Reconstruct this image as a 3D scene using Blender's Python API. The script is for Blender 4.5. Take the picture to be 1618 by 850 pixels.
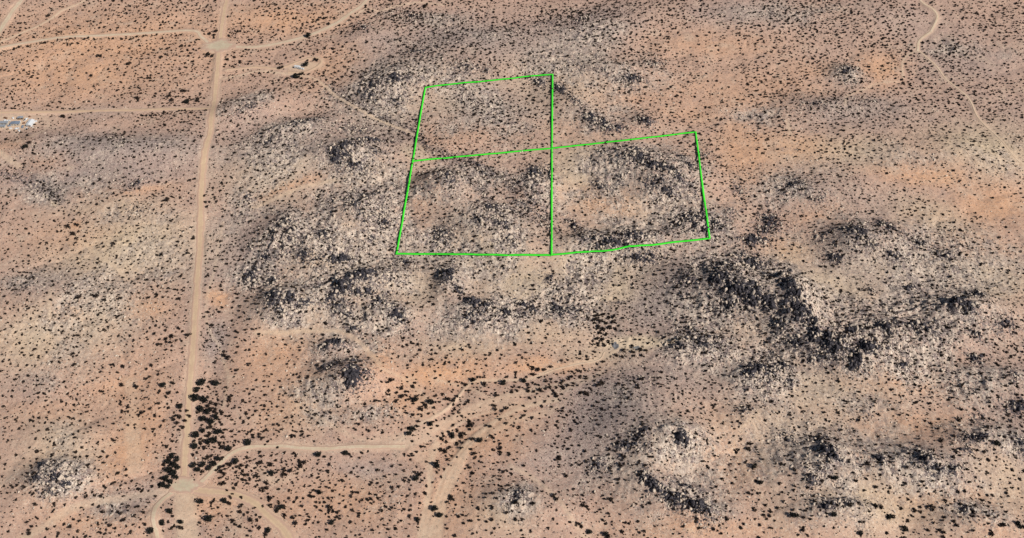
import bpy, math, random
import numpy as np
random.seed(11); RS = np.random.RandomState(11)
scene = bpy.context.scene
for o in list(bpy.data.objects): bpy.data.objects.remove(o)
R = math.radians

# ---------------------------------------------------------------- camera, sky, sun, exposure
CAMZ, F, PITCH = 680.0, 1634.0, 45.0
cam_d = bpy.data.cameras.new('camera'); cam = bpy.data.objects.new('camera', cam_d)
scene.collection.objects.link(cam); scene.camera = cam
cam.location = (0, 0, CAMZ); cam.rotation_euler = (R(90 - PITCH), 0, 0)
cam_d.sensor_width = 36; cam_d.lens = 36 * F / 1618; cam_d.clip_start = 1; cam_d.clip_end = 60000
SUN_EL, SUN_AZ = 40.0, 122.0                      # azimuth clockwise from +Y
w = bpy.data.worlds.new('World'); scene.world = w; w.use_nodes = True
nt = w.node_tree; nt.nodes.clear()
sky = nt.nodes.new('ShaderNodeTexSky'); sky.sky_type = 'NISHITA'; sky.sun_disc = False
sky.sun_elevation = R(SUN_EL); sky.sun_rotation = R(SUN_AZ); sky.altitude = 900
bg = nt.nodes.new('ShaderNodeBackground'); bg.inputs[1].default_value = 0.054
wo = nt.nodes.new('ShaderNodeOutputWorld')
nt.links.new(sky.outputs[0], bg.inputs[0]); nt.links.new(bg.outputs[0], wo.inputs[0])
sl = bpy.data.lights.new('sun', 'SUN'); sl.energy = 5.0; sl.angle = R(0.5); sl.color = (1.0, 0.955, 0.90)
so = bpy.data.objects.new('sun', sl); scene.collection.objects.link(so)
so.rotation_euler = (R(90 - SUN_EL), 0, R(180 - SUN_AZ)); so.location = (300, -200, 900)
scene.view_settings.view_transform = 'Standard'; scene.view_settings.look = 'None'
scene.view_settings.exposure = -0.02; scene.view_settings.gamma = 1; scene.view_settings.use_curve_mapping = False
scene.render.engine = 'CYCLES'
scene.cycles.max_bounces = 4; scene.cycles.diffuse_bounces = 2; scene.cycles.glossy_bounces = 1

COL = scene.collection
# ---------------------------------------------------------------- helpers
def tag(o, label=None, cat=None, group=None, kind=None):
    if label: o['label'] = label
    if cat: o['category'] = cat
    if group: o['group'] = group
    if kind: o['kind'] = kind
    return o

def mesh_np(name, V, Fc, mat, attrs=None, smooth=False):
    """V (n,3), Fc (m,k) constant-size faces -> mesh data"""
    me = bpy.data.meshes.new(name)
    V = np.asarray(V, np.float32); Fc = np.asarray(Fc, np.int32); k = Fc.shape[1]
    me.vertices.add(len(V)); me.vertices.foreach_set('co', V.ravel())
    me.loops.add(Fc.size); me.loops.foreach_set('vertex_index', Fc.ravel())
    me.polygons.add(len(Fc)); me.polygons.foreach_set('loop_start', np.arange(0, Fc.size, k, dtype=np.int32))
    if smooth: me.polygons.foreach_set('use_smooth', np.ones(len(Fc), bool))
    me.update(calc_edges=True)
    for an, (typ, arr) in (attrs or {}).items():
        a = me.attributes.new(an, typ, 'POINT')
        a.data.foreach_set('color' if typ == 'FLOAT_COLOR' else 'value', np.asarray(arr, np.float32).ravel())
    if mat: me.materials.append(mat)
    return me

def link(name, me, parent=None, loc=None):
    o = bpy.data.objects.new(name, me); COL.objects.link(o)
    if parent: o.parent = parent
    if loc is not None: o.location = loc
    return o

def hash2(ix, iy, seed):
    n = (ix.astype(np.int64) * 374761393 + iy.astype(np.int64) * 668265263 + seed * 1274126177) & 0x7fffffff
    n = ((n ^ (n >> 13)) * 1103515245) & 0x7fffffff
    n = ((n ^ (n >> 16)) * 12345677) & 0x7fffffff
    return (n ^ (n >> 11)) % 100003 / 100003.0

def vnoise(x, y, s, seed=0):
    x = np.asarray(x, float) / s; y = np.asarray(y, float) / s
    c, sn = math.cos(seed * 1.7 + .4), math.sin(seed * 1.7 + .4)
    x, y = x * c - y * sn + 57.3 * seed, x * sn + y * c
    ix = np.floor(x); iy = np.floor(y); fx = x - ix; fy = y - iy
    fx = fx * fx * fx * (fx * (fx * 6 - 15) + 10); fy = fy * fy * fy * (fy * (fy * 6 - 15) + 10)
    a = hash2(ix, iy, seed); b = hash2(ix + 1, iy, seed); c2 = hash2(ix, iy + 1, seed); d = hash2(ix + 1, iy + 1, seed)
    return (a + (b - a) * fx) * (1 - fy) + (c2 + (d - c2) * fx) * fy          # 0..1

def fbm(x, y, s, seed=0, n=4):
    t = 0; a = 1; tot = 0
    for i in range(n):
        t = t + a * vnoise(x, y, s / 2 ** i, seed + i * 7); tot += a; a *= .5
    return t / tot

def ridged(x, y, s, seed=0, n=3):
    t = 0; a = 1; tot = 0
    for i in range(n):
        t = t + a * (1 - np.abs(2 * vnoise(x, y, s / 2 ** i, seed + i * 5) - 1)) ** 2; tot += a; a *= .5
    return t / tot

sstep = lambda e0, e1, x: (lambda t: t * t * (3 - 2 * t))(np.clip((x - e0) / (e1 - e0), 0, 1))

# ---------------------------------------------------------------- where a spot seen in the photo lies on the ground
CP, SP = math.cos(R(PITCH)), math.sin(R(PITCH))
def ray(px, py):
    u = (px - 809) / F; v = (py - 425) / F
    return u, CP - v * SP, -SP - v * CP
def on_plane(px, py, z=0.0):
    dx, dy, dz = ray(px, py); t = (z - CAMZ) / dz
    return dx * t, dy * t
def scale_at(py):                                  # metres per pixel across and into the picture
    v = (py - 425) / F
    return CAMZ / (SP + v * CP) / F, CAMZ / (SP + v * CP) ** 2 / F
def to_px(x, y, z=0):
    x = np.asarray(x, float); y = np.asarray(y, float)
    dz = z - CAMZ
    d = y * CP - dz * SP; up = y * SP + dz * CP
    return 809 + F * x / d, 425 - F * up / d

# ---------------------------------------------------------------- plan rasters (1 m cells)
X0, X1, Y0, Y1 = -760, 760, 340, 1300
NX, NY = X1 - X0 + 1, Y1 - Y0 + 1
GX, GY = np.meshgrid(np.arange(X0, X1 + 1.), np.arange(Y0, Y1 + 1.))
def sample(A, x, y):
    x = np.asarray(x, float) - X0; y = np.asarray(y, float) - Y0
    wx, wy = NX - 1, NY - 1                        # mirror beyond the surveyed core
    x = np.abs((x + wx) % (2 * wx) - wx); y = np.abs((y + wy) % (2 * wy) - wy)
    ix = np.clip(x.astype(int), 0, NX - 2); iy = np.clip(y.astype(int), 0, NY - 2)
    fx = x - ix; fy = y - iy
    return (A[iy, ix] * (1 - fx) + A[iy, ix + 1] * fx) * (1 - fy) + (A[iy + 1, ix] * (1 - fx) + A[iy + 1, ix + 1] * fx) * fy

def splat(A, cx, cy, M, val, mode='max', hard=0.0):
    Mi = np.linalg.inv(M); ext = np.abs(M).sum(1) * 2.2 + 3
    a, b = int(max(0, cx - ext[0] - X0)), int(min(NX, cx + ext[0] - X0 + 1))
    c, d = int(max(0, cy - ext[1] - Y0)), int(min(NY, cy + ext[1] - Y0 + 1))
    if a >= b or c >= d: return
    dx = GX[c:d, a:b] - cx; dy = GY[c:d, a:b] - cy
    q = (Mi[0, 0] * dx + Mi[0, 1] * dy) ** 2 + (Mi[1, 0] * dx + Mi[1, 1] * dy) ** 2
    g = np.exp(-q * .9) * val if not hard else (1 - sstep(hard, 1.3, np.sqrt(q))) * val
    if mode == 'max': A[c:d, a:b] = np.maximum(A[c:d, a:b], g)
    else: A[c:d, a:b] += g

def ell_matrix(py, rx, ry, ang):
    mx, my = scale_at(py); a = R(ang)
    return np.array([[rx * math.cos(a) * mx, -ry * math.sin(a) * mx], [-rx * math.sin(a) * my, -ry * math.cos(a) * my]])

# hills: (px, py, rx, ry, turn, height)
HILLS = [(550,235,75,28,0,11),(475,200,60,20,-8,8),(430,260,60,30,0,4),(700,285,40,22,10,12),(775,345,70,32,15,12),
 (560,330,50,26,0,9),(450,365,45,34,0,10),(505,395,45,24,0,8),(575,440,70,24,-10,12),(445,470,42,22,0,10),(620,490,45,20,0,6),
 (553,585,48,24,0,12),(530,545,26,10,0,5),(710,440,24,28,20,8),(770,490,80,22,8,8),(850,290,34,22,0,8),(1020,250,90,24,8,11),
 (1060,285,60,22,0,7),(960,375,100,18,-4,9),(1120,350,50,26,0,6),(1180,445,85,38,10,20),(1260,470,30,42,28,14),(1340,545,75,30,15,13),
 (1400,520,60,28,0,8),(1530,480,70,24,-5,11),(1480,530,60,20,0,6),(1350,375,40,28,0,8),(1410,370,60,22,0,5),(1205,590,45,22,0,7),
 (1100,540,60,22,0,6),(1035,650,85,66,-15,10),(1015,740,60,42,-25,5),(1080,690,55,26,0,8),(1080,790,85,30,12,7),
 (1290,750,90,50,0,8),(1310,710,30,18,0,5),(1470,730,110,34,0,11),(1560,690,70,26,0,8),(1320,810,80,20,0,6),(1550,820,70,30,0,6),
 (85,750,55,30,0,9),(100,690,60,26,0,4),(180,235,150,28,0,11),(60,225,60,22,0,5),(150,310,80,22,0,3),(80,470,100,40,0,6),
 (220,350,70,40,0,4),(700,110,110,34,0,9),(612,135,50,28,0,9),(585,60,50,20,0,5),(750,70,90,26,0,5),(930,110,70,26,0,4),
 (960,40,120,26,-14,4),(900,160,40,22,20,5),(960,195,55,16,15,6),(1020,190,26,14,0,4),(1000,115,46,14,0,4),(1337,112,30,14,0,4),
 (1300,165,50,12,0,3),(1290,300,70,24,0,4),(1540,240,90,30,0,5),(1450,230,80,30,0,3),(815,785,50,26,0,6),(880,810,50,30,0,4),
 (1400,20,80,30,0,5),(1200,20,110,30,0,4),(390,165,60,20,-15,7),(230,820,70,26,0,4),(1180,660,40,24,0,4),(1590,590,60,24,0,5)]
H0 = np.zeros((NY, NX))
for px, py, rx, ry, an, h in HILLS:
    h *= 1.35; x, y = on_plane(px, py, h * .8)
    splat(H0, x, y, ell_matrix(py, rx, ry, an), h, 'add')
# washes: shallow valleys
for px, py, rx, ry, an, h in [(760,600,130,16,-4,-3),(700,690,90,30,-30,-3),(700,780,50,80,10,-3),(45,290,70,14,25,-3),(1130,520,30,14,0,-2),
                              (960,540,30,30,0,-3),(600,190,80,14,30,-3),(640,285,90,12,-10,-2),(345,560,20,90,0,-2)]:
    x, y = on_plane(px, py, 0); splat(H0, x, y, ell_matrix(py, rx, ry, an), h, 'add')
H0 += (fbm(GX, GY, 170, 3, 3) - .5) * 9
def on_ground(px, py):
    z = 0.0
    for _ in range(10):
        x, y = on_plane(px, py, z); z = float(sample(H0, x, y))
    return x, y, z

def ell(A, L, hard=0.0, mode='max'):
    for e in L:
        px, py, rx, ry = e[:4]; an = e[4] if len(e) > 4 else 0; v = e[5] if len(e) > 5 else 1
        x, y, z = on_ground(px, py); splat(A, x, y, ell_matrix(py, rx, ry, an), v, mode, hard)

# crags; their shade is painted into rock and ground colour
CRAGS = [(622,123,13,7,0,1),(595,135,11,5,-20,.8),(585,150,9,6,0,.8),(628,157,12,4,-10,.7),(655,82,14,4,0,.8),(575,45,10,5,0,.7),(650,25,20,6,15,.5),
 (485,190,30,7,-12,.7),(735,105,20,8,15,.6),(770,112,8,6,0,.6),(560,205,36,8,0,.5),(395,168,18,6,-20,.6),(925,28,16,4,-15,.6),
 (860,38,30,4,-10,.4),(853,128,11,7,20,.9),(884,141,10,7,30,1),(905,155,14,6,35,.8),(935,185,13,7,30,1),(955,195,12,6,35,1),(975,202,12,5,0,.9),
 (1017,190,12,8,20,1),(1000,123,14,5,0,1),(1035,100,12,6,0,.6),(1337,112,12,7,0,.8),(1290,165,22,5,0,.5),(1370,160,20,5,0,.4),
 (215,288,12,3.5,-15,.8),(215,330,20,8,0,.4),(390,315,8,6,-30,.7),(400,385,5,10,0,.7),(528,238,10,7,0,1.1),(545,229,14,5,-15,1.1),(585,221,22,4,-5,1.1),
 (532,253,8,5,30,1.1),(560,257,16,4,0,1),(592,238,10,4,0,.9),(545,242,10,5,0,.8),(425,222,14,3,-30,.6),(560,322,13,9,20,.7),(578,310,14,8,0,.7),(572,338,12,8,0,.7),
 (450,350,16,12,0,.7),(462,365,10,9,0,.7),(430,365,8,8,0,.6),(508,368,11,12,0,.9),(600,345,15,8,25,.8),(480,402,11,9,0,.9),(535,408,18,6,-15,1.2),
 (585,373,9,4,25,.8),(420,405,10,5,0,.8),(700,372,15,11,-20,.8),(712,285,14,8,0,.7),(700,272,16,4,0,.6),(735,265,12,3,15,.6),(765,275,14,3,20,.7),(778,328,18,7,25,.8),
 (755,346,7,4,15,.9),(808,378,9,6,20,.8),(790,350,14,4,20,.7),(640,412,8,5,0,1),(848,272,14,12,0,.9),(828,326,20,6,30,.7),(860,345,12,6,30,.8),
 (1000,236,22,6,0,.8),(1010,248,18,7,10,1),(1035,262,24,5,10,1.1),(1062,272,14,5,25,1.1),(1075,247,8,4,20,.9),(1088,260,9,5,30,.9),(1035,290,20,9,0,.7),
 (1055,302,12,5,20,.8),(950,292,12,5,25,.8),(980,280,10,6,-20,.6),(905,357,5,9,-20,.9),(940,375,16,8,0,.8),(995,372,18,9,0,1),(970,388,36,6,0,.9),
 (1090,345,18,9,-25,.8),(1110,245,9,8,0,.7),(1133,352,10,9,0,.9),(1115,362,10,6,0,.7),(1192,378,20,7,0,1.1),(1170,402,14,8,0,.8),(1015,408,28,8,0,.8),
 (1145,420,24,12,0,.9),(1190,415,20,12,0,1),(1165,300,9,12,0,.6),(1155,335,8,8,0,.6),(1258,290,19,10,0,.7),(1297,313,10,7,0,.6),(1355,365,16,14,20,.9),
 (1400,355,18,9,25,.9),(1220,350,15,12,0,.9),(1210,362,16,9,0,.8),(1320,405,15,7,20,1),(1375,385,11,6,0,.9),(1450,380,12,5,0,.8),(1490,400,18,8,0,.7),
 (1410,402,15,5,0,.8),(1300,372,14,8,0,.6),(395,433,10,11,0,1.2),(45,450,8,8,0,.5),(428,446,8,7,0,1.3),(434,470,12,11,-10,1.2),(455,470,9,8,0,1.1),
 (482,480,15,5,-10,.9),(442,495,10,5,0,.9),(575,433,18,9,-5,1.5),(545,455,13,8,-20,1.4),(525,470,14,4,-35,1.2),(565,465,9,5,0,1.2),(580,462,9,3.5,-10,1.2),
 (533,485,11,8,0,.9),(545,498,10,6,0,.8),(600,475,14,7,-30,1),(628,497,12,8,10,1.3),(620,482,8,5,0,1),(555,518,8,4,0,.9),(708,431,10,11,15,1.4),
 (722,455,6,9,-20,1),(750,478,16,7,10,1.2),(765,485,10,5,0,1.1),(795,494,16,6,0,.9),(745,500,18,9,0,.8),(535,540,14,7,10,1.3),(515,545,14,5,0,.8),(555,590,13,12,0,1.7),
 (520,580,12,7,0,.9),(560,570,18,6,0,.8),(580,590,10,8,0,.7),(827,481,12,7,0,1),(845,491,9,5,0,1),(885,490,14,7,0,1),(900,468,9,6,0,.8),(870,440,8,8,0,.7),
 (915,490,8,5,0,.7),(975,480,8,3,0,.7),(1085,440,14,12,0,.7),(1135,438,17,11,0,1.3),(1165,455,20,10,0,1.4),(1188,462,15,15,0,1.4),(1212,478,14,9,20,1.4),
 (1150,482,14,7,0,.9),(1090,535,28,6,0,.9),(1112,547,24,6,0,.9),(1070,548,14,5,0,.9),(1145,537,8,5,0,.8),(1200,580,16,9,0,1.1),(1217,590,9,6,0,1),
 (1190,592,9,6,0,.9),(1095,520,18,10,0,.6),(1010,600,18,6,0,.5),(1238,436,5,6,35,1.7),(1246,450,6,8,25,1.7),(1255,470,6,12,18,1.7),(1266,490,8,9,25,1.7),
 (1283,505,10,6,30,1.5),(1287,530,10,7,0,1.6),(1303,526,9,5,0,1.3),(1345,520,9,7,0,1.6),(1370,548,13,9,0,1.6),(1352,566,9,9,30,1.5),(1400,515,8,10,0,1.2),
 (1440,512,18,5,0,1),(1468,520,16,9,25,.9),(1510,475,8,6,0,1.3),(1527,480,17,8,0,1.2),(1545,465,12,7,-20,1.1),(1540,525,15,5,25,1),(1590,515,18,8,0,.8),
 (1230,580,16,8,0,1.1),(1247,605,10,5,0,.9),(1425,577,10,5,0,1.1),(1540,565,12,6,0,1),(1375,460,8,6,0,.7),(1440,455,12,5,0,.8),(1315,545,22,11,0,1.1),
 (1260,545,16,8,0,1.1),(1290,560,18,8,0,.8),(1230,510,16,10,0,.9),(1600,595,10,14,0,.5),(68,735,6,9,0,.9),(85,752,16,8,0,.8),(99,760,11,6,0,1),
 (60,755,9,8,0,.8),(80,777,15,4,0,.8),(1078,690,9,8,0,1.5),(1010,682,13,7,-30,.9),(988,705,13,9,0,.9),(940,735,10,10,0,.9),(1020,755,8,7,20,1.3),
 (1036,767,13,8,25,1.2),(1062,785,18,7,15,1.2),(1100,800,18,8,10,1.3),(1082,770,14,4,20,.9),(1078,802,12,6,0,1),(1175,650,10,7,0,.7),(1110,820,18,10,0,.6),
 (815,780,10,7,0,.8),(1310,710,10,8,0,1.3),(1320,724,12,5,20,1.1),(1280,760,10,8,0,1),(1390,725,8,6,0,1.1),(1460,724,14,8,0,1),(1482,740,18,6,0,1),
 (1505,738,10,7,0,1),(1290,690,18,10,0,.6),(1540,690,22,9,0,.9),(1530,712,12,6,0,.8),(1310,800,18,7,0,.9),(1345,795,22,6,0,.8),(1610,640,18,9,0,1),
 (1612,700,10,12,0,.9),(1535,810,15,12,0,.6),(1240,690,18,12,0,.5),(1365,650,9,9,0,.6),(1550,660,12,8,0,.6)]
# boulder-strewn ground (wider)
ROCKY = [(540,240,60,28,0,.8),(470,200,80,20,-8,.6),(450,270,60,30,0,.35),(570,325,55,30,0,.8),(450,365,50,34,0,.8),(505,385,45,30,0,.75),(400,430,40,50,0,.6),
 (560,440,110,40,0,.8),(450,480,50,26,0,.9),(610,490,60,28,0,.8),(545,560,60,40,0,.55),(500,620,60,20,0,.45),(500,660,60,20,0,.4),(700,290,55,30,0,.7),(780,340,80,40,10,.85),(690,375,40,26,0,.7),
 (720,440,40,40,0,.7),(780,490,110,36,0,.7),(880,470,70,40,0,.7),(850,280,44,30,0,.7),(1020,255,110,38,0,.75),(1050,300,70,26,0,.7),(960,378,110,24,0,.75),
 (930,430,90,36,0,.5),(1110,350,60,34,0,.7),(1180,430,110,60,0,.95),(1270,500,100,60,20,1),(1380,540,110,50,0,1),(1500,490,120,50,0,.8),(1370,375,100,46,0,.7),
 (1550,400,90,50,0,.35),(1210,590,70,36,0,.7),(1110,540,80,36,0,.65),(1320,620,110,36,0,.5),(1010,620,60,30,0,.4),(1060,690,70,34,0,.6),(960,730,44,40,0,.4),(1070,785,100,30,10,.5),
 (1310,740,130,70,0,.5),(1470,730,130,50,0,.55),(1560,690,90,40,0,.5),(1320,800,90,30,0,.7),(1560,600,90,40,0,.5),(85,750,50,34,0,.85),(100,690,50,26,0,.5),(1540,815,70,30,0,.55),
 (170,225,150,30,0,.35),(100,300,110,26,0,.4),(220,340,70,26,0,.4),(200,400,110,40,0,.4),(60,440,60,24,0,.5),(60,520,70,34,0,.4),(150,500,60,50,0,.5),(250,430,60,22,0,.35),
 (60,600,60,20,0,.35),(700,120,110,40,0,.45),(610,135,60,36,0,.7),(730,60,110,26,0,.35),(860,110,70,40,0,.35),(760,170,80,36,0,.4),(930,60,90,30,-10,.4),(940,180,90,26,0,.6),
 (1010,120,70,26,0,.5),(1180,180,70,26,0,.4),(1337,115,30,16,0,.45),(1340,170,90,22,0,.45),(1280,300,110,40,0,.45),(1440,240,100,34,0,.25),(1570,230,80,50,0,.3),(1250,20,120,24,0,.35),
 (1500,75,60,14,0,.4),(1590,85,40,10,0,.4),(190,800,60,26,0,.45),(820,790,44,30,0,.6),(900,780,50,40,0,.35),(590,650,60,26,0,.4),(620,790,26,26,0,.4),(380,330,40,60,0,.35),(385,160,50,20,-20,.6),(660,30,90,20,0,.4),(1000,540,60,10,0,.4)]
# open reddish sand
SAND = [(160,70,220,60,0,.7),(120,120,180,40,0,.7),(450,30,120,26,0,.7),(520,110,50,40,0,.6),(700,590,80,26,-8,1),(860,580,70,12,-4,.9),(770,690,120,50,-20,.6),(640,640,60,30,0,.6),(600,570,26,30,-40,.7),
 (960,322,56,20,0,.8),(1250,392,34,18,0,.5),(1190,150,160,40,0,.55),(1120,70,110,24,0,.5),(1290,110,70,20,0,.5),(1390,110,50,26,-20,.8),(1180,240,50,50,0,.8),(1260,235,50,26,0,.6),
 (1455,275,70,14,5,.9),(1580,325,70,34,0,.8),(1530,380,60,20,0,.5),(210,690,40,90,0,.8),(190,610,80,40,0,.5),(170,570,100,60,0,.35),(350,470,20,14,0,1),(235,485,36,18,0,.9),(120,362,10,6,0,1),
 (120,490,30,14,0,.6),(430,570,60,50,0,.65),(440,640,50,40,0,.6),(700,780,50,90,0,.5),(560,790,90,40,0,.5),(160,820,100,26,0,.5),(100,650,80,20,0,.4),(1110,832,120,18,0,.6),
 (1160,720,36,60,0,.5),(1450,675,90,26,0,.6),(1360,720,14,26,0,.7),(1570,820,50,30,0,.4),(1500,790,80,20,0,.5),(1400,590,110,20,10,.6),(1310,330,50,16,0,.4),(1300,345,50,14,0,.5),
 (100,380,70,22,0,.4),(180,290,60,10,0,.0),(210,300,60,8,-5,.6),(740,210,80,18,0,.5),(660,315,30,30,0,.5),(470,290,70,8,-18,.8),(70,262,40,12,0,.6),(20,225,24,12,0,.6),
 (1225,860,60,14,0,.4),(940,300,60,12,0,.4),(1100,180,70,16,0,.5),(1010,150,60,14,0,.5),(60,745,20,60,0,.2),(340,800,50,40,0,.5),(900,200,60,12,0,.3),(460,800,60,40,0,.4),(500,600,30,20,0,.4)]
# grey gravel
GREY = [(180,225,150,28,0,.9),(130,275,130,18,0,.8),(60,300,60,16,20,.7),(470,230,110,40,0,.6),(380,220,60,60,0,.4),(600,110,90,50,0,.6),(720,60,160,36,0,.8),(880,60,150,40,-10,.8),(760,160,80,34,0,.6),
 (950,650,90,70,-20,1),(900,720,70,40,-30,.7),(1030,460,60,60,-35,.8),(1330,120,60,40,0,.5),(1330,170,130,30,0,.8),(1500,90,120,50,0,.5),(1540,160,100,60,0,.35),(1420,30,90,40,0,.4),(1180,20,120,24,0,.6),
 (150,520,60,60,0,.6),(60,600,60,30,0,.5),(200,790,50,34,0,.8),(360,400,60,90,0,.5),(340,540,20,30,0,.8),(1300,260,90,30,0,.5),(1350,330,90,30,0,.5),(650,760,50,26,0,.4),(590,740,60,20,0,.7),(440,640,60,24,0,.4),
 (820,730,60,16,0,.6),(1400,440,140,40,0,.6),(1600,690,50,50,0,.5),(1080,590,80,40,0,.5),(700,400,60,60,0,.3),(70,440,60,24,0,.6),(160,175,60,12,0,.5),(1600,590,60,40,0,.5),(620,210,60,30,0,.4),(700,480,90,60,0,.25),(1070,480,60,30,0,.5)]
# straw-coloured decomposed granite
STRAW = [(200,390,110,50,0,.8),(180,330,90,20,0,.5),(150,500,60,50,0,.5),(60,530,60,50,0,.6),(430,270,70,40,0,.7),(560,270,80,20,0,.6),(660,240,26,16,0,.8),(530,400,70,50,0,.8),(620,440,80,40,0,.7),(760,390,80,50,0,.8),
 (920,270,60,50,0,.7),(950,430,90,60,0,.8),(830,450,70,40,0,.8),(1010,330,100,30,0,.5),(1180,500,60,60,0,.4),(1250,400,40,20,0,.8),(1300,450,110,40,0,.6),(1290,600,110,50,0,.7),(1480,350,60,30,20,.7),(1320,240,120,24,0,.6),
 (1560,230,90,40,0,.8),(1450,420,110,26,0,.7),(1560,440,80,40,0,.7),(1050,700,90,40,0,.35),(1010,720,40,60,0,.35),(1250,690,110,60,0,.6),(1400,790,120,40,0,.8),(1580,760,60,50,0,.6),(850,520,80,30,0,.6),(740,545,80,20,0,.5),
 (790,810,50,30,0,.5),(870,130,80,50,0,.5),(700,150,70,30,0,.5),(620,150,50,40,0,.6),(480,640,50,40,0,.5),(90,720,60,50,0,.5),(640,400,40,30,0,.5),(480,470,60,50,0,.6),(1010,543,70,9,0,1),(940,560,60,20,0,.5)]
# dense brush
BRUSH = [(268,742,14,32,-10,1.6),(330,640,28,40,0,1.0),(325,690,34,30,0,1.3),(330,740,34,26,0,1.3),(385,755,60,30,0,1.0),(450,740,50,16,0,.8),(345,530,14,30,0,1.1),(265,180,46,5,-1,1.5),(45,290,50,6,25,1.2),(80,310,14,6,30,1.2),
 (950,512,10,30,-10,1.4),(1000,500,60,50,-30,.5),(945,640,90,60,-10,.5),(480,60,60,4,-20,1),(380,50,20,5,0,.8),(200,58,140,2.5,-3,1.4),(60,70,70,3,-8,1.4),(1290,165,60,10,0,.6),(560,20,30,8,-20,.8),(650,25,60,14,10,.6),
 (860,30,100,10,-10,.7),(570,712,30,3,0,1.4),(480,710,60,3,0,1.0),(1230,160,60,8,0,.3),(1040,530,80,30,0,.5),(860,640,60,20,0,.3),(230,650,40,20,0,.5),(680,210,60,20,25,.6),(770,270,40,5,20,1),(1450,80,20,12,0,.4),
 (770,180,90,44,0,.5),(1060,465,80,34,-35,.45),(1130,490,60,40,0,.5),(1300,520,130,60,10,.5),(1420,600,120,60,0,.3),(300,810,60,30,0,.4),(700,270,60,8,0,.4),(500,125,26,8,0,.9),(1510,110,50,5,45,.4),(1100,800,90,20,10,.6),(980,690,50,50,0,.5),(870,590,60,5,-8,.9),(640,700,20,6,0,.6)]

MC = np.zeros((NY, NX)); MR = MC.copy(); MS = MC.copy(); MG = MC.copy(); MY = MC.copy(); MB = MC.copy(); MROAD = MC.copy(); MPALE = MC.copy(); MH = MC.copy(); MU = MC.copy()
UMBER = [(1060,460,95,40,-35,1.2),(1010,510,50,22,-30,.7),(945,655,70,62,-25,1),(985,600,70,26,0,.8),(890,690,50,30,-30,.7),(930,740,40,26,-30,.6),(770,185,90,36,0,.55),(915,28,140,12,-13,.45),(170,262,150,16,0,.7),(60,285,60,10,20,.8),(1110,375,60,26,0,.6),(1090,540,60,18,0,.6),
 (400,260,60,50,0,.4),(600,208,80,18,20,.5),(1370,395,90,20,0,.4),(1340,162,110,16,0,.6),(345,530,16,34,0,.9),(350,580,14,16,0,.7),(510,270,60,14,0,.35),(660,25,80,10,0,.5),(860,160,50,20,20,.4),(740,60,120,20,0,.3),(1300,560,120,40,0,.45),(1180,440,90,30,0,.5),(1300,700,90,40,0,.4),(1500,730,80,26,0,.4),
 (1600,660,30,40,0,.5),(380,380,40,60,0,.45),(450,500,60,12,0,.5),(750,270,70,8,12,.7),(560,150,70,10,25,.6),(300,830,50,20,0,.4),(1100,800,70,22,10,.3),(200,225,110,16,0,.5),(1260,300,60,20,0,.4),(970,290,60,16,0,.2),(1130,610,60,20,0,.4)]
GULLIES = [[(640,208),(700,238),(760,262),(800,288),(850,325)],[(520,140),(560,165),(600,188),(645,212),(700,240),(760,262),(800,288),(850,325),(870,345)],[(780,325),(820,335),(850,350),(868,362)],[(0,275),(40,285),(70,300),(90,320)],[(700,420),(725,460),(750,485),(800,495),(860,495),(900,490)],[(900,350),(925,375),(960,385),(1020,375),(1080,345)],[(990,245),(1040,262),(1085,285),(1100,300)],[(520,370),(515,400),(485,420)],[(520,490),(545,455),(585,425)],[(400,430),(430,470),(480,480)],[(520,235),(560,225),(610,222)],[(690,285),(720,275),(760,300),(800,350)],[(300,1080),(300,1090)],[(1320,360),(1360,370),(1410,365),(1460,385)],[(1290,690),(1310,720),(1280,770)],[(1250,500),(1225,540),(1215,580)]]
ROCKY += [(560,330,190,130,0,.5),(760,330,150,130,0,.48),(1000,330,160,110,0,.45),(560,470,170,60,0,.5),(850,470,150,70,0,.5),(1250,520,240,110,0,.55),(1350,730,260,110,0,.38),(1060,740,150,90,0,.35),(770,180,90,40,0,.55),(1450,420,170,90,0,.45),(620,130,120,60,0,.4),(900,110,140,60,0,.4),(120,480,120,100,0,.38),(470,230,120,60,0,.45)]
ell(MC, CRAGS); ell(MH, [(e[0], e[1], e[2] * 1.5 + 4, e[3] * 1.6 + 3, e[4], min(1, e[5]) * .8) for e in CRAGS]); ell(MR, ROCKY); ell(MU, UMBER); ell(MS, SAND); ell(MG, GREY); ell(MY, STRAW); ell(MB, BRUSH)

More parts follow.
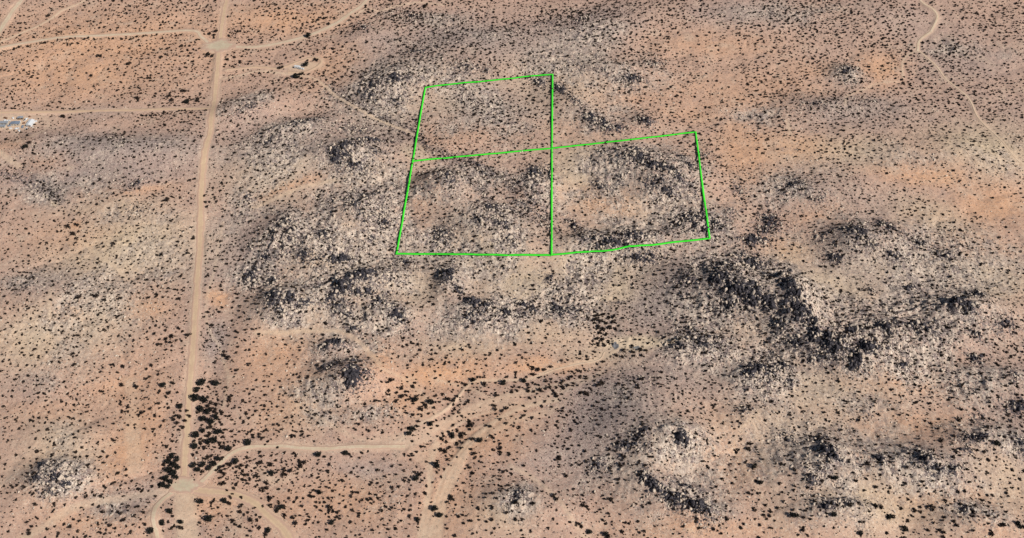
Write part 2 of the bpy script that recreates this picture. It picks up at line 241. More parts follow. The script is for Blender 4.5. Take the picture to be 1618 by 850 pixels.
# ---------------------------------------------------------------- roads and tracks: (pixel polyline, width m, kind)
ROADS = [
 ('dirt_road', [(362,-30),(358,0),(350,45),(345,90),(340,150),(333,200),(325,235),(319,290),(317,350),(315,400),(311,450),(308,500),(304,560),(299,620),(296,680),(292,730),(291,772)], 7.0, 0),
 ('access_road', [(-40,108),(0,48),(17,22),(36,-2),(60,-30)], 8.0, 1),
 ('dirt_road', [(-40,84),(0,75),(50,66),(110,58),(200,54),(300,48),(318,58),(335,71),(350,73)], 5.2, 1),
 ('dirt_road', [(350,73),(405,74),(450,66),(490,55),(530,37),(555,20),(572,8),(590,-12)], 6.5, 1),
 ('dirt_road', [(-40,178),(0,178),(60,177),(150,175),(240,173),(300,172),(338,170)], 4.6, 0),
 ('access_road', [(301,772),(313,766),(325,755),(345,735),(365,717),(390,707),(440,705),(500,709),(560,706),(640,706)], 4.6, 1),
 ('dirt_road', [(292,772),(330,776),(370,781),(400,793),(425,815),(450,840),(475,880)], 8.2, 0),
 ('access_road', [(272,778),(258,788),(247,800),(242,818),(246,838),(256,870)], 4.6, 1),
 ('trail', [(1448,-20),(1456,2),(1475,15),(1481,28),(1471,50)], 3.5, 1),
 ('trail', [(1471,50),(1453,64),(1450,81)], 3.8, 1),
 ('trail', [(1452,80),(1480,105),(1495,125),(1530,155),(1545,185),(1575,215),(1605,250),(1640,270)], 1.8, 1),
 ('trail', [(955,556),(945,569),(905,577),(880,583),(860,590)], 1.3, 1),
 ('loop_track', [(358,110),(405,106),(440,108),(470,98),(488,92),(503,92),(508,98),(498,107),(480,114),(455,114)], 3.6, 0),
]
FAINT = [([(600,580),(640,600),(670,625),(690,655)],2.2,.5),([(690,600),(740,612),(800,640),(850,640)],1.6,.6),([(700,668),(750,640),(800,625),(860,612),(920,600)],1.8,.6),([(640,706),(690,690),(740,660),(790,645)],1.6,.6),([(660,720),(700,700),(760,672),(830,655),(890,640)],1.6,.5),([(680,760),(678,720),(690,690)],1.5,.6),([(980,548),(950,566),(900,577)],2,.8),([(1200,650),(1160,700),(1190,760),(1230,830)],3,.25),([(1560,860),(1500,800),(1480,780)],3,.2),([(666,880),(670,850),(680,812),(694,772),(708,738),(731,706),(750,688)],1.3,1.0),([(675,880),(679,850),(689,812),(703,772),(717,738),(739,706),(757,690)],1.3,1.0),([(670,880),(674,850),(684,812),(698,772),(712,738),(735,706),(752,690)],4.5,.45),([(640,706),(670,690),(700,668),(735,650),(780,632),(850,615)],7,.45),([(700,790),(712,750),(730,715),(760,690),(810,665),(870,650)],5,.4),([(650,600),(670,640),(655,680)],8,.25),([(470,640),(560,690),(640,706)],3,.35),([(820,640),(900,612),(950,590)],5,.3),([(860,590),(830,600),(760,602),(740,607),(715,635),(690,655),(650,678),(632,698)],2,.9),([(752,690),(768,675),(800,655),(835,640),(880,632)],4,.7),([(726,706),(755,682),(790,662)],2,.8),([(272,778),(230,782),(190,789),(150,794),(110,806),(60,838),(20,860)],6,.5),([(292,778),(293,810),(297,850)],14,.7),([(690,700),(680,735),(678,775),(664,850)],4,.7),([(352,125),(380,118),(410,112),(450,116),(490,122),(510,133),(530,150),(560,168),(600,190),(640,206),(660,216)],2.5,.8),
 ([(0,66),(40,50),(75,32),(100,15),(130,3),(140,-8)],3,.9),([(562,24),(580,14),(600,17),(625,10),(660,4),(700,8)],2.5,.7),([(352,350),(345,390),(340,420),(335,440),(328,465),(325,490),(330,520),(345,545),(355,575),(361,598),(356,620),(353,640),(335,672),(320,697),(305,700),(298,708)],1.4,.6),
 ([(120,372),(145,395),(180,420),(200,440)],3,.5),([(805,735),(845,757),(880,787),(905,822),(930,855)],3,.5),([(405,527),(520,522),(548,528),(575,548),(600,575)],4,.6),([(400,327),(440,312),(480,295),(530,283)],4,.5),
 ([(1427,122),(1426,100),(1435,86),(1450,81)],2,.8),([(1420,127),(1385,132),(1364,142),(1338,152),(1336,165)],2,.6),([(1243,190),(1250,213)],3,.6),([(735,706),(720,745),(700,790),(690,850)],7,.6),
 ([(80,455),(78,500)],3,.5),([(0,240),(12,250),(30,262)],5,.6),([(205,690),(212,640),(200,600)],8,.3),([(208,650),(214,740)],10,.4),([(560,706),(640,690),(700,670),(760,640),(830,640)],9,.35),([(640,700),(660,720),(680,735)],7,.35),
 ([(600,520),(590,500),(570,480)],3,.3),([(45,180),(75,190),(70,205),(50,215)],4,.5),([(1245,860),(1200,700),(1190,660)],5,.2),([(330,300),(340,330)],3,.3),([(400,735),(440,760),(480,740)],4,.3),([(330,772),(360,800),(390,850)],6,.25)]
def catmull(P, step=1.6):
    P = [np.array(p, float) for p in P]; P = [2 * P[0] - P[1]] + P + [2 * P[-1] - P[-2]]; out = []
    for i in range(1, len(P) - 2):
        n = max(2, int(np.linalg.norm(P[i + 1] - P[i]) / step))
        for k in range(n):
            t = k / n
            out.append(.5 * ((2 * P[i]) + (P[i + 1] - P[i - 1]) * t + (2 * P[i - 1] - 5 * P[i] + 4 * P[i + 1] - P[i + 2]) * t * t + (3 * P[i] - P[i - 1] - 3 * P[i + 1] + P[i + 2]) * t ** 3))
    out.append(P[-2]); return np.array(out)
def world_line(pts): return catmull([on_ground(*p)[:2] for p in pts])
def stroke(A, L, wd, val, soft=1.5):
    r = wd / 2 + soft
    for x, y in L[::1]:
        a, b = int(x - r - X0), int(x + r - X0) + 2; c, d = int(y - r - Y0), int(y + r - Y0) + 2
        a, c = max(a, 0), max(c, 0); b, d = min(b, NX), min(d, NY)
        if a >= b or c >= d: continue
        q = np.hypot(GX[c:d, a:b] - x, GY[c:d, a:b] - y)
        A[c:d, a:b] = np.maximum(A[c:d, a:b], val * (1 - sstep(wd / 2 - soft * .5, wd / 2 + soft, q)))
RL = []
for nm, pts, wd, pale in ROADS:
    L = world_line(pts); RL.append(L)
    stroke(MROAD, L, wd + 2.0, 1, 2.0); stroke(MPALE, L, wd + 1.0, .4, 3.0)
for pts, wd, v in FAINT:
    L = world_line(pts); stroke(MPALE, L, wd, v * .75, 1.2 + wd * .15); stroke(MROAD, L, wd, v * .7, 1.5)
PADS = [(345,73,26,9,0),(291,772,24,9,0),(20,192,34,13,0),(480,105,30,7,0)]
for px, py, rx, ry, an in PADS:
    x, y, z = on_ground(px, py); M = ell_matrix(py, rx, ry, an)
    splat(MROAD, x, y, M, 1, 'max', .8); splat(MPALE, x, y, M, .55, 'max', .7)
for e in [(998,541,36,8,0,1.8),(1045,541,40,4,-3,1.1),(150,510,55,45,0,.3),(210,395,90,34,0,.25),(90,680,50,30,0,.3),(60,540,50,30,0,.25),(975,452,14,6,0,.9),(965,470,20,4,0,.7),(1090,838,6,3,0,.6),(85,322,7,3,30,.9),(178,700,12,3,0,.4),(110,265,6,2,0,.5),(720,548,22,3,0,.5),(48,190,40,14,0,.35)]:
    x, y, z = on_ground(e[0], e[1]); splat(MPALE, x, y, ell_matrix(e[1], *e[2:5]), e[5])

for g in GULLIES:
    L = world_line(g); stroke(MH, L, 10, .6, 9); stroke(MB, L, 6, .7, 4); stroke(MC, L, 3, .26, 4)
# ---------------------------------------------------------------- full ground height
def warp(x, y):
    return x + (fbm(x, y, 22, 31, 3) - .5) * 16, y + (fbm(x, y, 22, 47, 3) - .5) * 16
def masks(x, y):
    wx, wy = warp(x, y)
    rd = sample(MROAD, x, y); k = 1 - rd
    return (sample(MC, x * .65 + wx * .35, y * .65 + wy * .35) * k, sample(MR, wx, wy) * k * (.58 + .62 * sstep(.36, .6, fbm(x, y, 38, 171, 4))), sample(MS, wx, wy), sample(MG, wx, wy), sample(MY, wx, wy), sample(MB, x * .7 + wx * .3, y * .7 + wy * .3), rd, sample(MPALE, x, y), sample(MH, wx, wy) * k, sample(MU, wx, wy) * (1 - .8 * rd))
def ledge(x, y):                                    # rock steps that follow the hillsides
    q = sample(H0, x, y) * .8 + 7.5 * fbm(x, y, 34, 141, 4) + .8 * vnoise(x, y, 6, 143)
    return (.5 + .5 * np.sin(q * 2 * math.pi / 2.3)) ** 2 * sstep(.35, .6, fbm(x, y, 30, 151, 3))
def height(x, y, m=None):
    x = np.asarray(x, float); y = np.asarray(y, float)
    if m is None: m = masks(x, y)
    c, r, rd = m[0], m[1], m[6]
    h = sample(H0, x, y)
    far = sstep(1500, 6000, np.hypot(x, y - 750)); h = h + far * (fbm(x, y, 1900, 5, 4) - .45) * 240
    k = 1 - rd * .92
    h = h + (fbm(x, y, 34, 9, 3) - .5) * 3.0 * k
    h = h + (ridged(x + 6 * vnoise(x, y, 9, 3), y, 13, 21, 3) - .45) * (1.3 + 2.2 * np.clip(r, 0, 1)) * sstep(.1, .7, r) * k * 1.25
    h = h + (ridged(x + y * .3, y - x * .2, 6.5, 121, 2) - .45) * (.35 + 2.0 * np.clip(r, 0, 1) + 1.5 * np.clip(c, 0, 1)) * k
    h = h + (ridged(x, y * .8, 9, 61, 2)) * 3.4 * np.clip(c, 0, 1.6) * k - ledge(x, y) * 1.5 * sstep(.15, .8, r) * k
    h = h + (vnoise(x, y, 3.1, 77) - .5) * (.25 + .9 * r) * k
    # gullies
    h = h - (ridged(x * .6 + y * .5, y * .7 - x * .4, 46, 83, 2) ** 3) * 1.5 * k
    return h

# ---------------------------------------------------------------- materials
def new_mat(name, rough=.95):
    m = bpy.data.materials.new(name); m.use_nodes = True; n = m.node_tree
    b = n.nodes['Principled BSDF']; b.inputs['Roughness'].default_value = rough
    b.inputs['Specular IOR Level'].default_value = .15
    return m, n, b
def N(n, t, **kw):
    x = n.nodes.new(t)
    for k, v in kw.items(): setattr(x, k, v)
    return x
def mixc(n, f, a, b, blend='MIX'):
    x = N(n, 'ShaderNodeMix', data_type='RGBA', blend_type=blend, clamp_factor=True)
    for s, v in ((x.inputs[0], f), (x.inputs[6], a), (x.inputs[7], b)):
        if hasattr(v, 'links'): n.links.new(v, s)
        elif isinstance(v, (int, float)): s.default_value = v
        else: s.default_value = (*v, 1)
    return x.outputs[2]
def noise(n, co, scale, detail=3, rough=.6, dist=0):
    x = N(n, 'ShaderNodeTexNoise'); x.inputs['Scale'].default_value = scale; x.inputs['Detail'].default_value = detail
    x.inputs['Roughness'].default_value = rough; x.inputs['Distortion'].default_value = dist
    n.links.new(co, x.inputs['Vector']); return x.outputs[0]
def ramp(n, f, lo, hi, a=0., b=1.):
    x = N(n, 'ShaderNodeMapRange', interpolation_type='SMOOTHSTEP'); n.links.new(f, x.inputs[0])
    for i, v in enumerate((lo, hi, a, b)): x.inputs[i + 1].default_value = v
    return x.outputs[0]
def mul(n, a, b):
    x = N(n, 'ShaderNodeMath', operation='MULTIPLY'); 
    for s, v in ((x.inputs[0], a), (x.inputs[1], b)):
        if hasattr(v, 'links'): n.links.new(v, s)
        else: s.default_value = v
    return x.outputs[0]

C_BASE = (.495,.320,.235); C_SAND = (.660,.360,.195); C_GREY = (.345,.265,.240); C_STRAW = (.600,.465,.300); C_PALE = (.690,.530,.365)
def ground_material():
    m, n, b = new_mat('desert_soil', 1)
    co = N(n, 'ShaderNodeNewGeometry').outputs['Position']
    A = N(n, 'ShaderNodeAttribute', attribute_name='cover'); B = N(n, 'ShaderNodeAttribute', attribute_name='cover_extra')
    sa = N(n, 'ShaderNodeSeparateColor'); n.links.new(A.outputs['Color'], sa.inputs[0])
    sb = N(n, 'ShaderNodeSeparateColor'); n.links.new(B.outputs['Color'], sb.inputs[0])
    sand, grey, straw = sa.outputs; pale, rocky, crag = sb.outputs
    n1 = noise(n, co, .05, 5, .65); n2 = noise(n, co, .35, 4, .7); n3 = noise(n, co, 1.6, 2, .6); n4 = noise(n, co, .013, 3, .5)
    c = mixc(n, grey, C_BASE, C_GREY); c = mixc(n, straw, c, C_STRAW); c = mixc(n, sand, c, C_SAND)
    c = mixc(n, mul(n, ramp(n, n4, .45, .65), .35), c, (.43,.27,.19))
    c = mixc(n, mul(n, ramp(n, n1, .5, .72), .5), c, (.55,.41,.30))
    c = mixc(n, mul(n, ramp(n, n1, .28, .46, 1, 0), .45), c, (.34,.235,.195))
    # gravel speckle, strongest on rocky ground
    UM = N(n, 'ShaderNodeAttribute', attribute_name='umber').outputs['Fac']
    c = mixc(n, mul(n, UM, .85), c, (.250,.185,.165))
    n5 = noise(n, co, .55, 2, .5); n6 = noise(n, co, .8, 3, .6, .6)
    spk = mul(n, ramp(n, n6, .53, .64), ramp(n, rocky, .0, .5, .25, .95)); c = mixc(n, spk, c, (.78,.67,.52))
    spk2 = mul(n, ramp(n, n3, .55, .68), ramp(n, grey, .0, .8, .2, .8)); c = mixc(n, spk2, c, (.68,.59,.49))
    drk = mul(n, ramp(n, n2, .53, .64), ramp(n, rocky, .0, .6, .25, .9)); c = mixc(n, drk, c, (.130,.100,.090))
    c = mixc(n, mul(n, ramp(n, n5, .56, .66), ramp(n, grey, 0, 1, .22, .75)), c, (.130,.100,.090))
    H = N(n, 'ShaderNodeAttribute', attribute_name='rubble').outputs['Fac']
    def over(mask, gain, nz, lo, hi):
        q = N(n, 'ShaderNodeMath', operation='MULTIPLY_ADD'); n.links.new(mask, q.inputs[0]); q.inputs[1].default_value = gain; n.links.new(nz, q.inputs[2])
        return ramp(n, q.outputs[0], lo, hi)
    c = mixc(n, mul(n, ramp(n, rocky, .1, .7), .55), c, (.400,.305,.255))
    st = N(n, 'ShaderNodeMapping'); st.inputs['Rotation'].default_value = (0, 0, R(40)); st.inputs['Scale'].default_value = (1, .42, 1); n.links.new(co, st.inputs[0])
    wn = N(n, 'ShaderNodeTexNoise'); wn.inputs['Scale'].default_value = .3; n.links.new(st.outputs[0], wn.inputs['Vector'])
    vm = N(n, 'ShaderNodeVectorMath', operation='MULTIPLY_ADD'); n.links.new(wn.outputs['Color'], vm.inputs[0]); vm.inputs[1].default_value = (3, 3, 3); n.links.new(st.outputs[0], vm.inputs[2])
    vo = N(n, 'ShaderNodeTexVoronoi', feature='DISTANCE_TO_EDGE'); vo.inputs['Scale'].default_value = .36; n.links.new(vm.outputs[0], vo.inputs['Vector'])
    crack = mul(n, mul(n, ramp(n, vo.outputs['Distance'], .03, .14, 1, 0), ramp(n, rocky, .1, .5)), ramp(n, noise(n, co, .09, 4, .7), .42, .55))
    vc = N(n, 'ShaderNodeTexVoronoi'); vc.inputs['Scale'].default_value = .36; n.links.new(vm.outputs[0], vc.inputs['Vector'])
    vs = N(n, 'ShaderNodeSeparateColor'); n.links.new(vc.outputs['Color'], vs.inputs[0])
    c = mixc(n, mul(n, ramp(n, vs.outputs[0], .55, .8), mul(n, ramp(n, rocky, .1, .6), .6)), c, (.66,.55,.44))
    c = mixc(n, mul(n, ramp(n, vs.outputs[1], .7, .85), mul(n, ramp(n, rocky, .1, .6), .7)), c, (.150,.118,.118))
    c = mixc(n, mul(n, crack, .92), c, (.060,.048,.048))
    LD = N(n, 'ShaderNodeAttribute', attribute_name='ledge').outputs['Fac']
    c = mixc(n, mul(n, mul(n, ramp(n, rocky, .1, .6), ramp(n, noise(n, co, .13, 5, .75, 1.2), .50, .55)), .7), c, (.57,.45,.35))
    c = mixc(n, mul(n, mul(n, ramp(n, rocky, .0, .5), ramp(n, noise(n, co, .10, 5, .8, 1.5), .56, .60)), .7), c, (.205,.155,.150))
    c = mixc(n, mul(n, over(LD, .30, noise(n, co, .30, 4, .7), .66, .72), .85), c, (.150,.115,.108))
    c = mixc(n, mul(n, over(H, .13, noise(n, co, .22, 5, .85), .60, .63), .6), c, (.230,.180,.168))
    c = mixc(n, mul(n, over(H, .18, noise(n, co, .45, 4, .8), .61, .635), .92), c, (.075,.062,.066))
    c = mixc(n, over(crag, .23, noise(n, co, .36, 4, .8), .63, .655), c, (.035,.032,.040))  # shadow among the crags painted into the soil colour
    c = mixc(n, mul(n, mul(n, ramp(n, rocky, .1, .6), ramp(n, noise(n, co, .62, 3, .7, .8), .56, .60)), .8), c, (.76,.65,.53))
    c = mixc(n, mul(n, pale, ramp(n, n2, .35, .6, 1, .75)), c, C_PALE)
    n.links.new(c, b.inputs['Base Color'])
    bp = N(n, 'ShaderNodeBump'); bp.inputs['Strength'].default_value = .6; bp.inputs['Distance'].default_value = .35
    n.links.new(n3, bp.inputs['Height']); n.links.new(bp.outputs[0], b.inputs['Normal'])
    return m
def road_material(name, ca, cb):
    m, n, b = new_mat(name, 1)
    co = N(n, 'ShaderNodeNewGeometry').outputs['Position']
    A = N(n, 'ShaderNodeAttribute', attribute_name='across')
    c = mixc(n, ramp(n, noise(n, co, .12, 5, .7), .35, .65), ca, cb)
    c = mixc(n, mul(n, ramp(n, noise(n, co, .8, 3, .7), .5, .7), .35), c, tuple(v * .72 for v in ca))
    wv = N(n, 'ShaderNodeMath', operation='SINE'); n.links.new(mul(n, A.outputs['Fac'], 10.0), wv.inputs[0])
    c = mixc(n, ramp(n, wv.outputs[0], .1, .9, 0, .5), c, tuple(v * .78 for v in ca)); c = mixc(n, mul(n, ramp(n, noise(n, co, .5, 4, .75), .5, .6), .4), c, C_BASE)
    eg = N(n, 'ShaderNodeMath', operation='MULTIPLY_ADD'); n.links.new(noise(n, co, .45, 3, .7), eg.inputs[0]); eg.inputs[1].default_value = .9; n.links.new(A.outputs['Fac'], eg.inputs[2])
    c = mixc(n, mul(n, ramp(n, eg.outputs[0], .88, 1.25), .9), c, C_BASE)
    n.links.new(c, b.inputs['Base Color'])
    bp = N(n, 'ShaderNodeBump'); bp.inputs['Strength'].default_value = .4; bp.inputs['Distance'].default_value = .15
    n.links.new(noise(n, co, 2.0, 3, .6), bp.inputs['Height']); n.links.new(bp.outputs[0], b.inputs['Normal'])
    return m
def rock_material(name, light, dark, amt):
    m, n, b = new_mat(name, .9)
    co = N(n, 'ShaderNodeNewGeometry').outputs['Position']
    oi = N(n, 'ShaderNodeObjectInfo').outputs['Random']; A = N(n, 'ShaderNodeAttribute', attribute_name='tint').outputs['Fac']
    ad = N(n, 'ShaderNodeMath', operation='ADD'); n.links.new(oi, ad.inputs[0]); n.links.new(A, ad.inputs[1])
    fr = N(n, 'ShaderNodeMath', operation='FRACT'); n.links.new(ad.outputs[0], fr.inputs[0])
    c = mixc(n, fr.outputs[0], light, tuple(v * .74 for v in light))
    c = mixc(n, mul(n, ramp(n, noise(n, co, .45, 5, .7), .42, .62), amt), c, dark)
    c = mixc(n, mul(n, ramp(n, noise(n, co, 2.2, 3, .7), .5, .7), .4), c, dark)
    n.links.new(c, b.inputs['Base Color'])
    bp = N(n, 'ShaderNodeBump'); bp.inputs['Strength'].default_value = .8; bp.inputs['Distance'].default_value = .4
    n.links.new(noise(n, co, 1.3, 4, .7), bp.inputs['Height']); n.links.new(bp.outputs[0], b.inputs['Normal'])
    return m
def leaf_material(name, ca, cb):
    m, n, b = new_mat(name, .8)
    co = N(n, 'ShaderNodeNewGeometry').outputs['Position']
    c = mixc(n, ramp(n, noise(n, co, .6, 3, .6), .35, .65), ca, cb)
    n.links.new(c, b.inputs['Base Color']); return m
def plain_material(name, col, rough=.6, metal=0, var=.15, scale=1.5):
    m, n, b = new_mat(name, rough); b.inputs['Metallic'].default_value = metal
    co = N(n, 'ShaderNodeTexCoord').outputs['Object']
    c = mixc(n, ramp(n, noise(n, co, scale, 4, .7), .35, .65), col, tuple(v * (1 - var * 2) for v in col))
    n.links.new(c, b.inputs['Base Color']); return m
M_SOIL = ground_material()
M_ROAD = road_material('packed_tan_dirt', (.630,.455,.290), (.560,.385,.250)); M_ROADP = road_material('pale_dry_dirt', (.640,.520,.370), (.560,.430,.290))
M_GRAN = rock_material('pale_granite', (.640,.525,.415), (.240,.185,.150), .35); M_SHADE = rock_material('shade_painted_granite', (.085,.075,.080), (.012,.012,.018), .9)  # the near-black rock has outcrop shadow painted into its colour
M_LEAF = leaf_material('creosote_leaves', (.014,.010,.009), (.040,.026,.018)); M_LEAFT = leaf_material('tree_leaves', (.010,.011,.010), (.024,.022,.016))
M_BARK = plain_material('grey_bark', (.12,.09,.07), .9)

# ---------------------------------------------------------------- ground sheet
def axis(lo, hi, st, far):
    core = list(np.arange(lo, hi + .01, st)); s = st; a = []; p = hi
    while p < hi + far: s *= 1.16; p += s; a.append(p)
    s = st; q = []; p = lo
    while p > lo - far: s *= 1.16; p -= s; q.append(p)
    return np.array(q[::-1] + core + a)
ax = axis(-690, 690, 1.15, 16000); ay = axis(365, 1215, 1.15, 16000)
TX, TY = np.meshgrid(ax, ay); nx, ny = len(ax), len(ay)
mm = masks(TX.ravel(), TY.ravel()); TZ = height(TX.ravel(), TY.ravel(), mm)
idx = np.arange(nx * ny).reshape(ny, nx)
Fq = np.stack([idx[:-1, :-1], idx[:-1, 1:], idx[1:, 1:], idx[1:, :-1]], -1).reshape(-1, 4)
one = np.ones(nx * ny)
cov = np.stack([mm[2], mm[3], mm[4], one], 1).clip(0, 1); cex = np.stack([mm[7], mm[1], mm[0], one], 1).clip(0, 1)
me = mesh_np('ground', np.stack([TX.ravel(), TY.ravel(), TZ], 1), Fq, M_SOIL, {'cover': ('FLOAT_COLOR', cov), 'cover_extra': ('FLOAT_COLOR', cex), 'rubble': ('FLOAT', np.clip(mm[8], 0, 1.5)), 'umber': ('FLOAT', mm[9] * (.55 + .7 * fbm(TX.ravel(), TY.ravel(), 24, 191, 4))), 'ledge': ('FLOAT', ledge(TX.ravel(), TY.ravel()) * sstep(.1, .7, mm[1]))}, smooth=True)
tag(link('ground', me), 'boulder strewn reddish desert ground', kind='structure')
TZG = TZ.reshape(ny, nx)
def mesh_z(x, y):                                   # height of the actual ground mesh
    x = np.atleast_1d(np.asarray(x, float)); y = np.atleast_1d(np.asarray(y, float))
    i = np.clip(np.searchsorted(ax, x) - 1, 0, nx - 2); j = np.clip(np.searchsorted(ay, y) - 1, 0, ny - 2)
    fx = np.clip((x - ax[i]) / (ax[i + 1] - ax[i]), 0, 1); fy = np.clip((y - ay[j]) / (ay[j + 1] - ay[j]), 0, 1)
    return (TZG[j, i] * (1 - fx) + TZG[j, i + 1] * fx) * (1 - fy) + (TZG[j + 1, i] * (1 - fx) + TZG[j + 1, i + 1] * fx) * fy

# ---------------------------------------------------------------- road ribbons
def ribbon(name, L, wd, mat, lift, label, seed=0):
    T = np.gradient(L, axis=0); T /= np.linalg.norm(T, axis=1)[:, None] + 1e-9; Nn = np.stack([-T[:, 1], T[:, 0]], 1)
    s = np.concatenate([[0], np.cumsum(np.linalg.norm(np.diff(L, axis=0), axis=1))])
    wl = wd / 2 * (1 + .42 * (fbm(s, s * 0 + seed, 7, seed + 1, 4) - .5) * 2); wr = wd / 2 * (1 + .42 * (fbm(s, s * 0 + seed, 7, seed + 2, 4) - .5) * 2)
    k = max(3, int(wd / 1.1)); ks = np.linspace(-1, 1, k + 1); V = []; at = []
    for a in [-1.12] + list(ks) + [1.12]:
        P = L + Nn * (np.where(a < 0, wl, wr) * a)[:, None]
        z = mesh_z(P[:, 0], P[:, 1]) + (lift if abs(a) <= 1 else -.15)
        if abs(a) == 1: z = z - lift * .5
        V.append(np.stack([P[:, 0], P[:, 1], z], 1)); at.append(np.full(len(L), min(1., abs(a))))
    m = len(V); V = np.stack(V, 1).reshape(-1, 3); at = np.stack(at, 1).ravel()
    i = np.arange(len(L) * m).reshape(len(L), m)
    Fc = np.stack([i[:-1, :-1], i[:-1, 1:], i[1:, 1:], i[1:, :-1]], -1).reshape(-1, 4)[:, ::-1]
    return tag(link(name, mesh_np(name, V, Fc, mat, {'across': ('FLOAT', at)}, False)), label, kind='structure')
RLAB = ['straight tan dirt road running the height of the picture','wide pale road cutting the top left corner','pale dirt road leading left from the upper crossroads','pale dirt road curving up right from the upper crossroads',
 'tan dirt road below the upper crossroads passing the homestead','pale branch road leaving the lower junction to the right','broad tan road sweeping down right from the lower junction','short pale road curling down from the lower junction',
 'pale winding trail in the top right corner','pale sandy elbow of the trail at top right','thin pale trail slanting down to the right edge','thin pale wash trail ending at the grey mud pan','looping track around the parked trailer']
for i, ((nm, pts, wd, pale), L) in enumerate(zip(ROADS, RL)):
    ribbon(nm, L, wd, M_ROADP if pale else M_ROAD, .07 + .007 * i, RLAB[i], i * 3)
def pad(name, px, py, rx, ry, mat, lift, label, seed):    # flat cleared spot with an uneven rim
    x, y, z = on_ground(px, py); M = ell_matrix(py, rx, ry, 0); V = []; at = []; rings, seg = 14, 72
    for j in range(rings + 1):
        for k in range(seg):
            a = 2 * math.pi * k / seg; rr = j / rings * (1 + .55 * (float(fbm(np.array(math.cos(a) * 3), np.array(math.sin(a) * 3), 1.6, seed)) - .45) * 2)
            q = M @ np.array([math.cos(a), math.sin(a)]) * rr; X, Y = x + q[0], y + q[1]
            V.append((X, Y, float(mesh_z(X, Y)[0]) + (lift if j < rings else -.3))); at.append(min(1, j / rings) ** 1.1 * .98)
    Fc = [(j * seg + k, j * seg + (k + 1) % seg, (j + 1) * seg + (k + 1) % seg, (j + 1) * seg + k) for j in range(rings) for k in range(seg)]
    return tag(link(name, mesh_np(name, np.array(V), np.array(Fc)[:, ::-1], mat, {'across': ('FLOAT', at)}, True)), label, kind='structure')
M_PADJ = road_material('pale_grey_green_dirt', (.560,.470,.330), (.500,.410,.280))
pad('crossroads_clearing', 343, 72, 28, 10, M_PADJ, .22, 'pale clearing at the upper crossroads', 5)
pad('junction_clearing', 290, 768, 26, 13, M_PADJ, .22, 'pale triangular clearing at the lower road junction', 8)
M_GREEN = plain_material('green_marking', (.055,.74,.035), .8, 0, .02)
GP = {'a': (672,136.5), 'b': (873,117), 'c': (652,254), 'd': (872,234), 'e': (1099,208.5), 'f': (626.5,401), 'g': (871.5,402), 'h': (1121,376.5)}
def on_surface(px, py):
    z = 0.0
    for _ in range(8):
        x, y = on_plane(px, py, z); g = np.arange(-6, 7, 3.); z = float(mesh_z(x + np.repeat(g, 5), y + np.tile(g, 5)).max()) * .5 + float(mesh_z(x + np.repeat(g, 5), y + np.tile(g, 5)).mean()) * .5 + .5
    return x, y
def boundary(p, q, label):
    (xa, ya, _), (xb, yb, _) = on_ground(*GP[p]), on_ground(*GP[q]); ln = math.hypot(xb - xa, yb - ya); m = int(ln / 1.0) + 1
    t = np.linspace(0, 1, m); P = np.array([on_surface(GP[p][0] + (GP[q][0] - GP[p][0]) * u_, GP[p][1] + (GP[q][1] - GP[p][1]) * u_) for u_ in np.linspace(-.004, 1.004, 24)]); X = np.interp(t, np.linspace(0, 1, 24), P[:, 0]); Y = np.interp(t, np.linspace(0, 1, 24), P[:, 1]); nxn, nyn = -(yb - ya) / ln, (xb - xa) / ln; V = []
    hw = .5 * (2.4 if abs(xb - xa) > abs(yb - ya) else 1.9)
    off = np.array([-hw, -hw * .5, 0, hw * .5, hw])
    Z = np.stack([mesh_z(X + nxn * o_, Y + nyn * o_) for o_ in off], 1); Zm = Z.max(1); Zp = np.pad(Zm, 4, 'edge'); Zx = np.max([Zp[q:q + m] for q in range(9)], 0); Z = np.maximum(np.convolve(np.pad(Zx, 9, 'edge'), np.ones(19) / 19, 'valid'), Zm) + .7
    for i in range(m):
        for o_ in (-hw, hw): V.append((X[i] + nxn * o_, Y[i] + nyn * o_, Z[i])); 
        for o_ in (-hw, hw): V.append((X[i] + nxn * o_, Y[i] + nyn * o_, Z[i] - .18))
    Fc = []
    for i in range(m - 1):
        j = i * 4; Fc += [(j, j + 1, j + 5, j + 4), (j + 2, j + 6, j + 7, j + 3), (j, j + 4, j + 6, j + 2), (j + 1, j + 3, j + 7, j + 5)]
    tag(link('boundary_strip', mesh_np('boundary_strip', np.array(V), np.array(Fc), M_GREEN)), label, 'boundary line', 'green strips marking the three plots')
boundary('a', 'b', 'bright green strip along the far edge of the upper plot'); boundary('a', 'c', 'bright green strip along the left edge of the upper plot'); boundary('b', 'd', 'bright green strip along the right edge of the upper plot')
boundary('c', 'd', 'bright green strip between the upper plot and the lower left plot'); boundary('d', 'e', 'bright green strip along the far edge of the right plot'); boundary('c', 'f', 'bright green strip along the left edge of the lower left plot')
boundary('d', 'g', 'bright green strip between the lower left plot and the right plot'); boundary('f', 'g', 'bright green strip along the near edge of the lower left plot'); boundary('g', 'h', 'bright green strip along the near edge of the right plot'); boundary('e', 'h', 'bright green strip along the right edge of the right plot')
M_MUD = plain_material('grey_mud', (.20,.195,.20), .8, 0, .12, .6)
pad('mud_pan', 972.5, 546, 5.2, 5.2, M_MUD, .22, 'round blue grey mud pan at the end of the wash trail', 11)
pad('mud_pan', 1006, 548, 5.5, 2.6, plain_material('grey_silt', (.26,.25,.235), .9, 0, .12, .6), .2, 'small grey silt patch right of the round mud pan', 13)

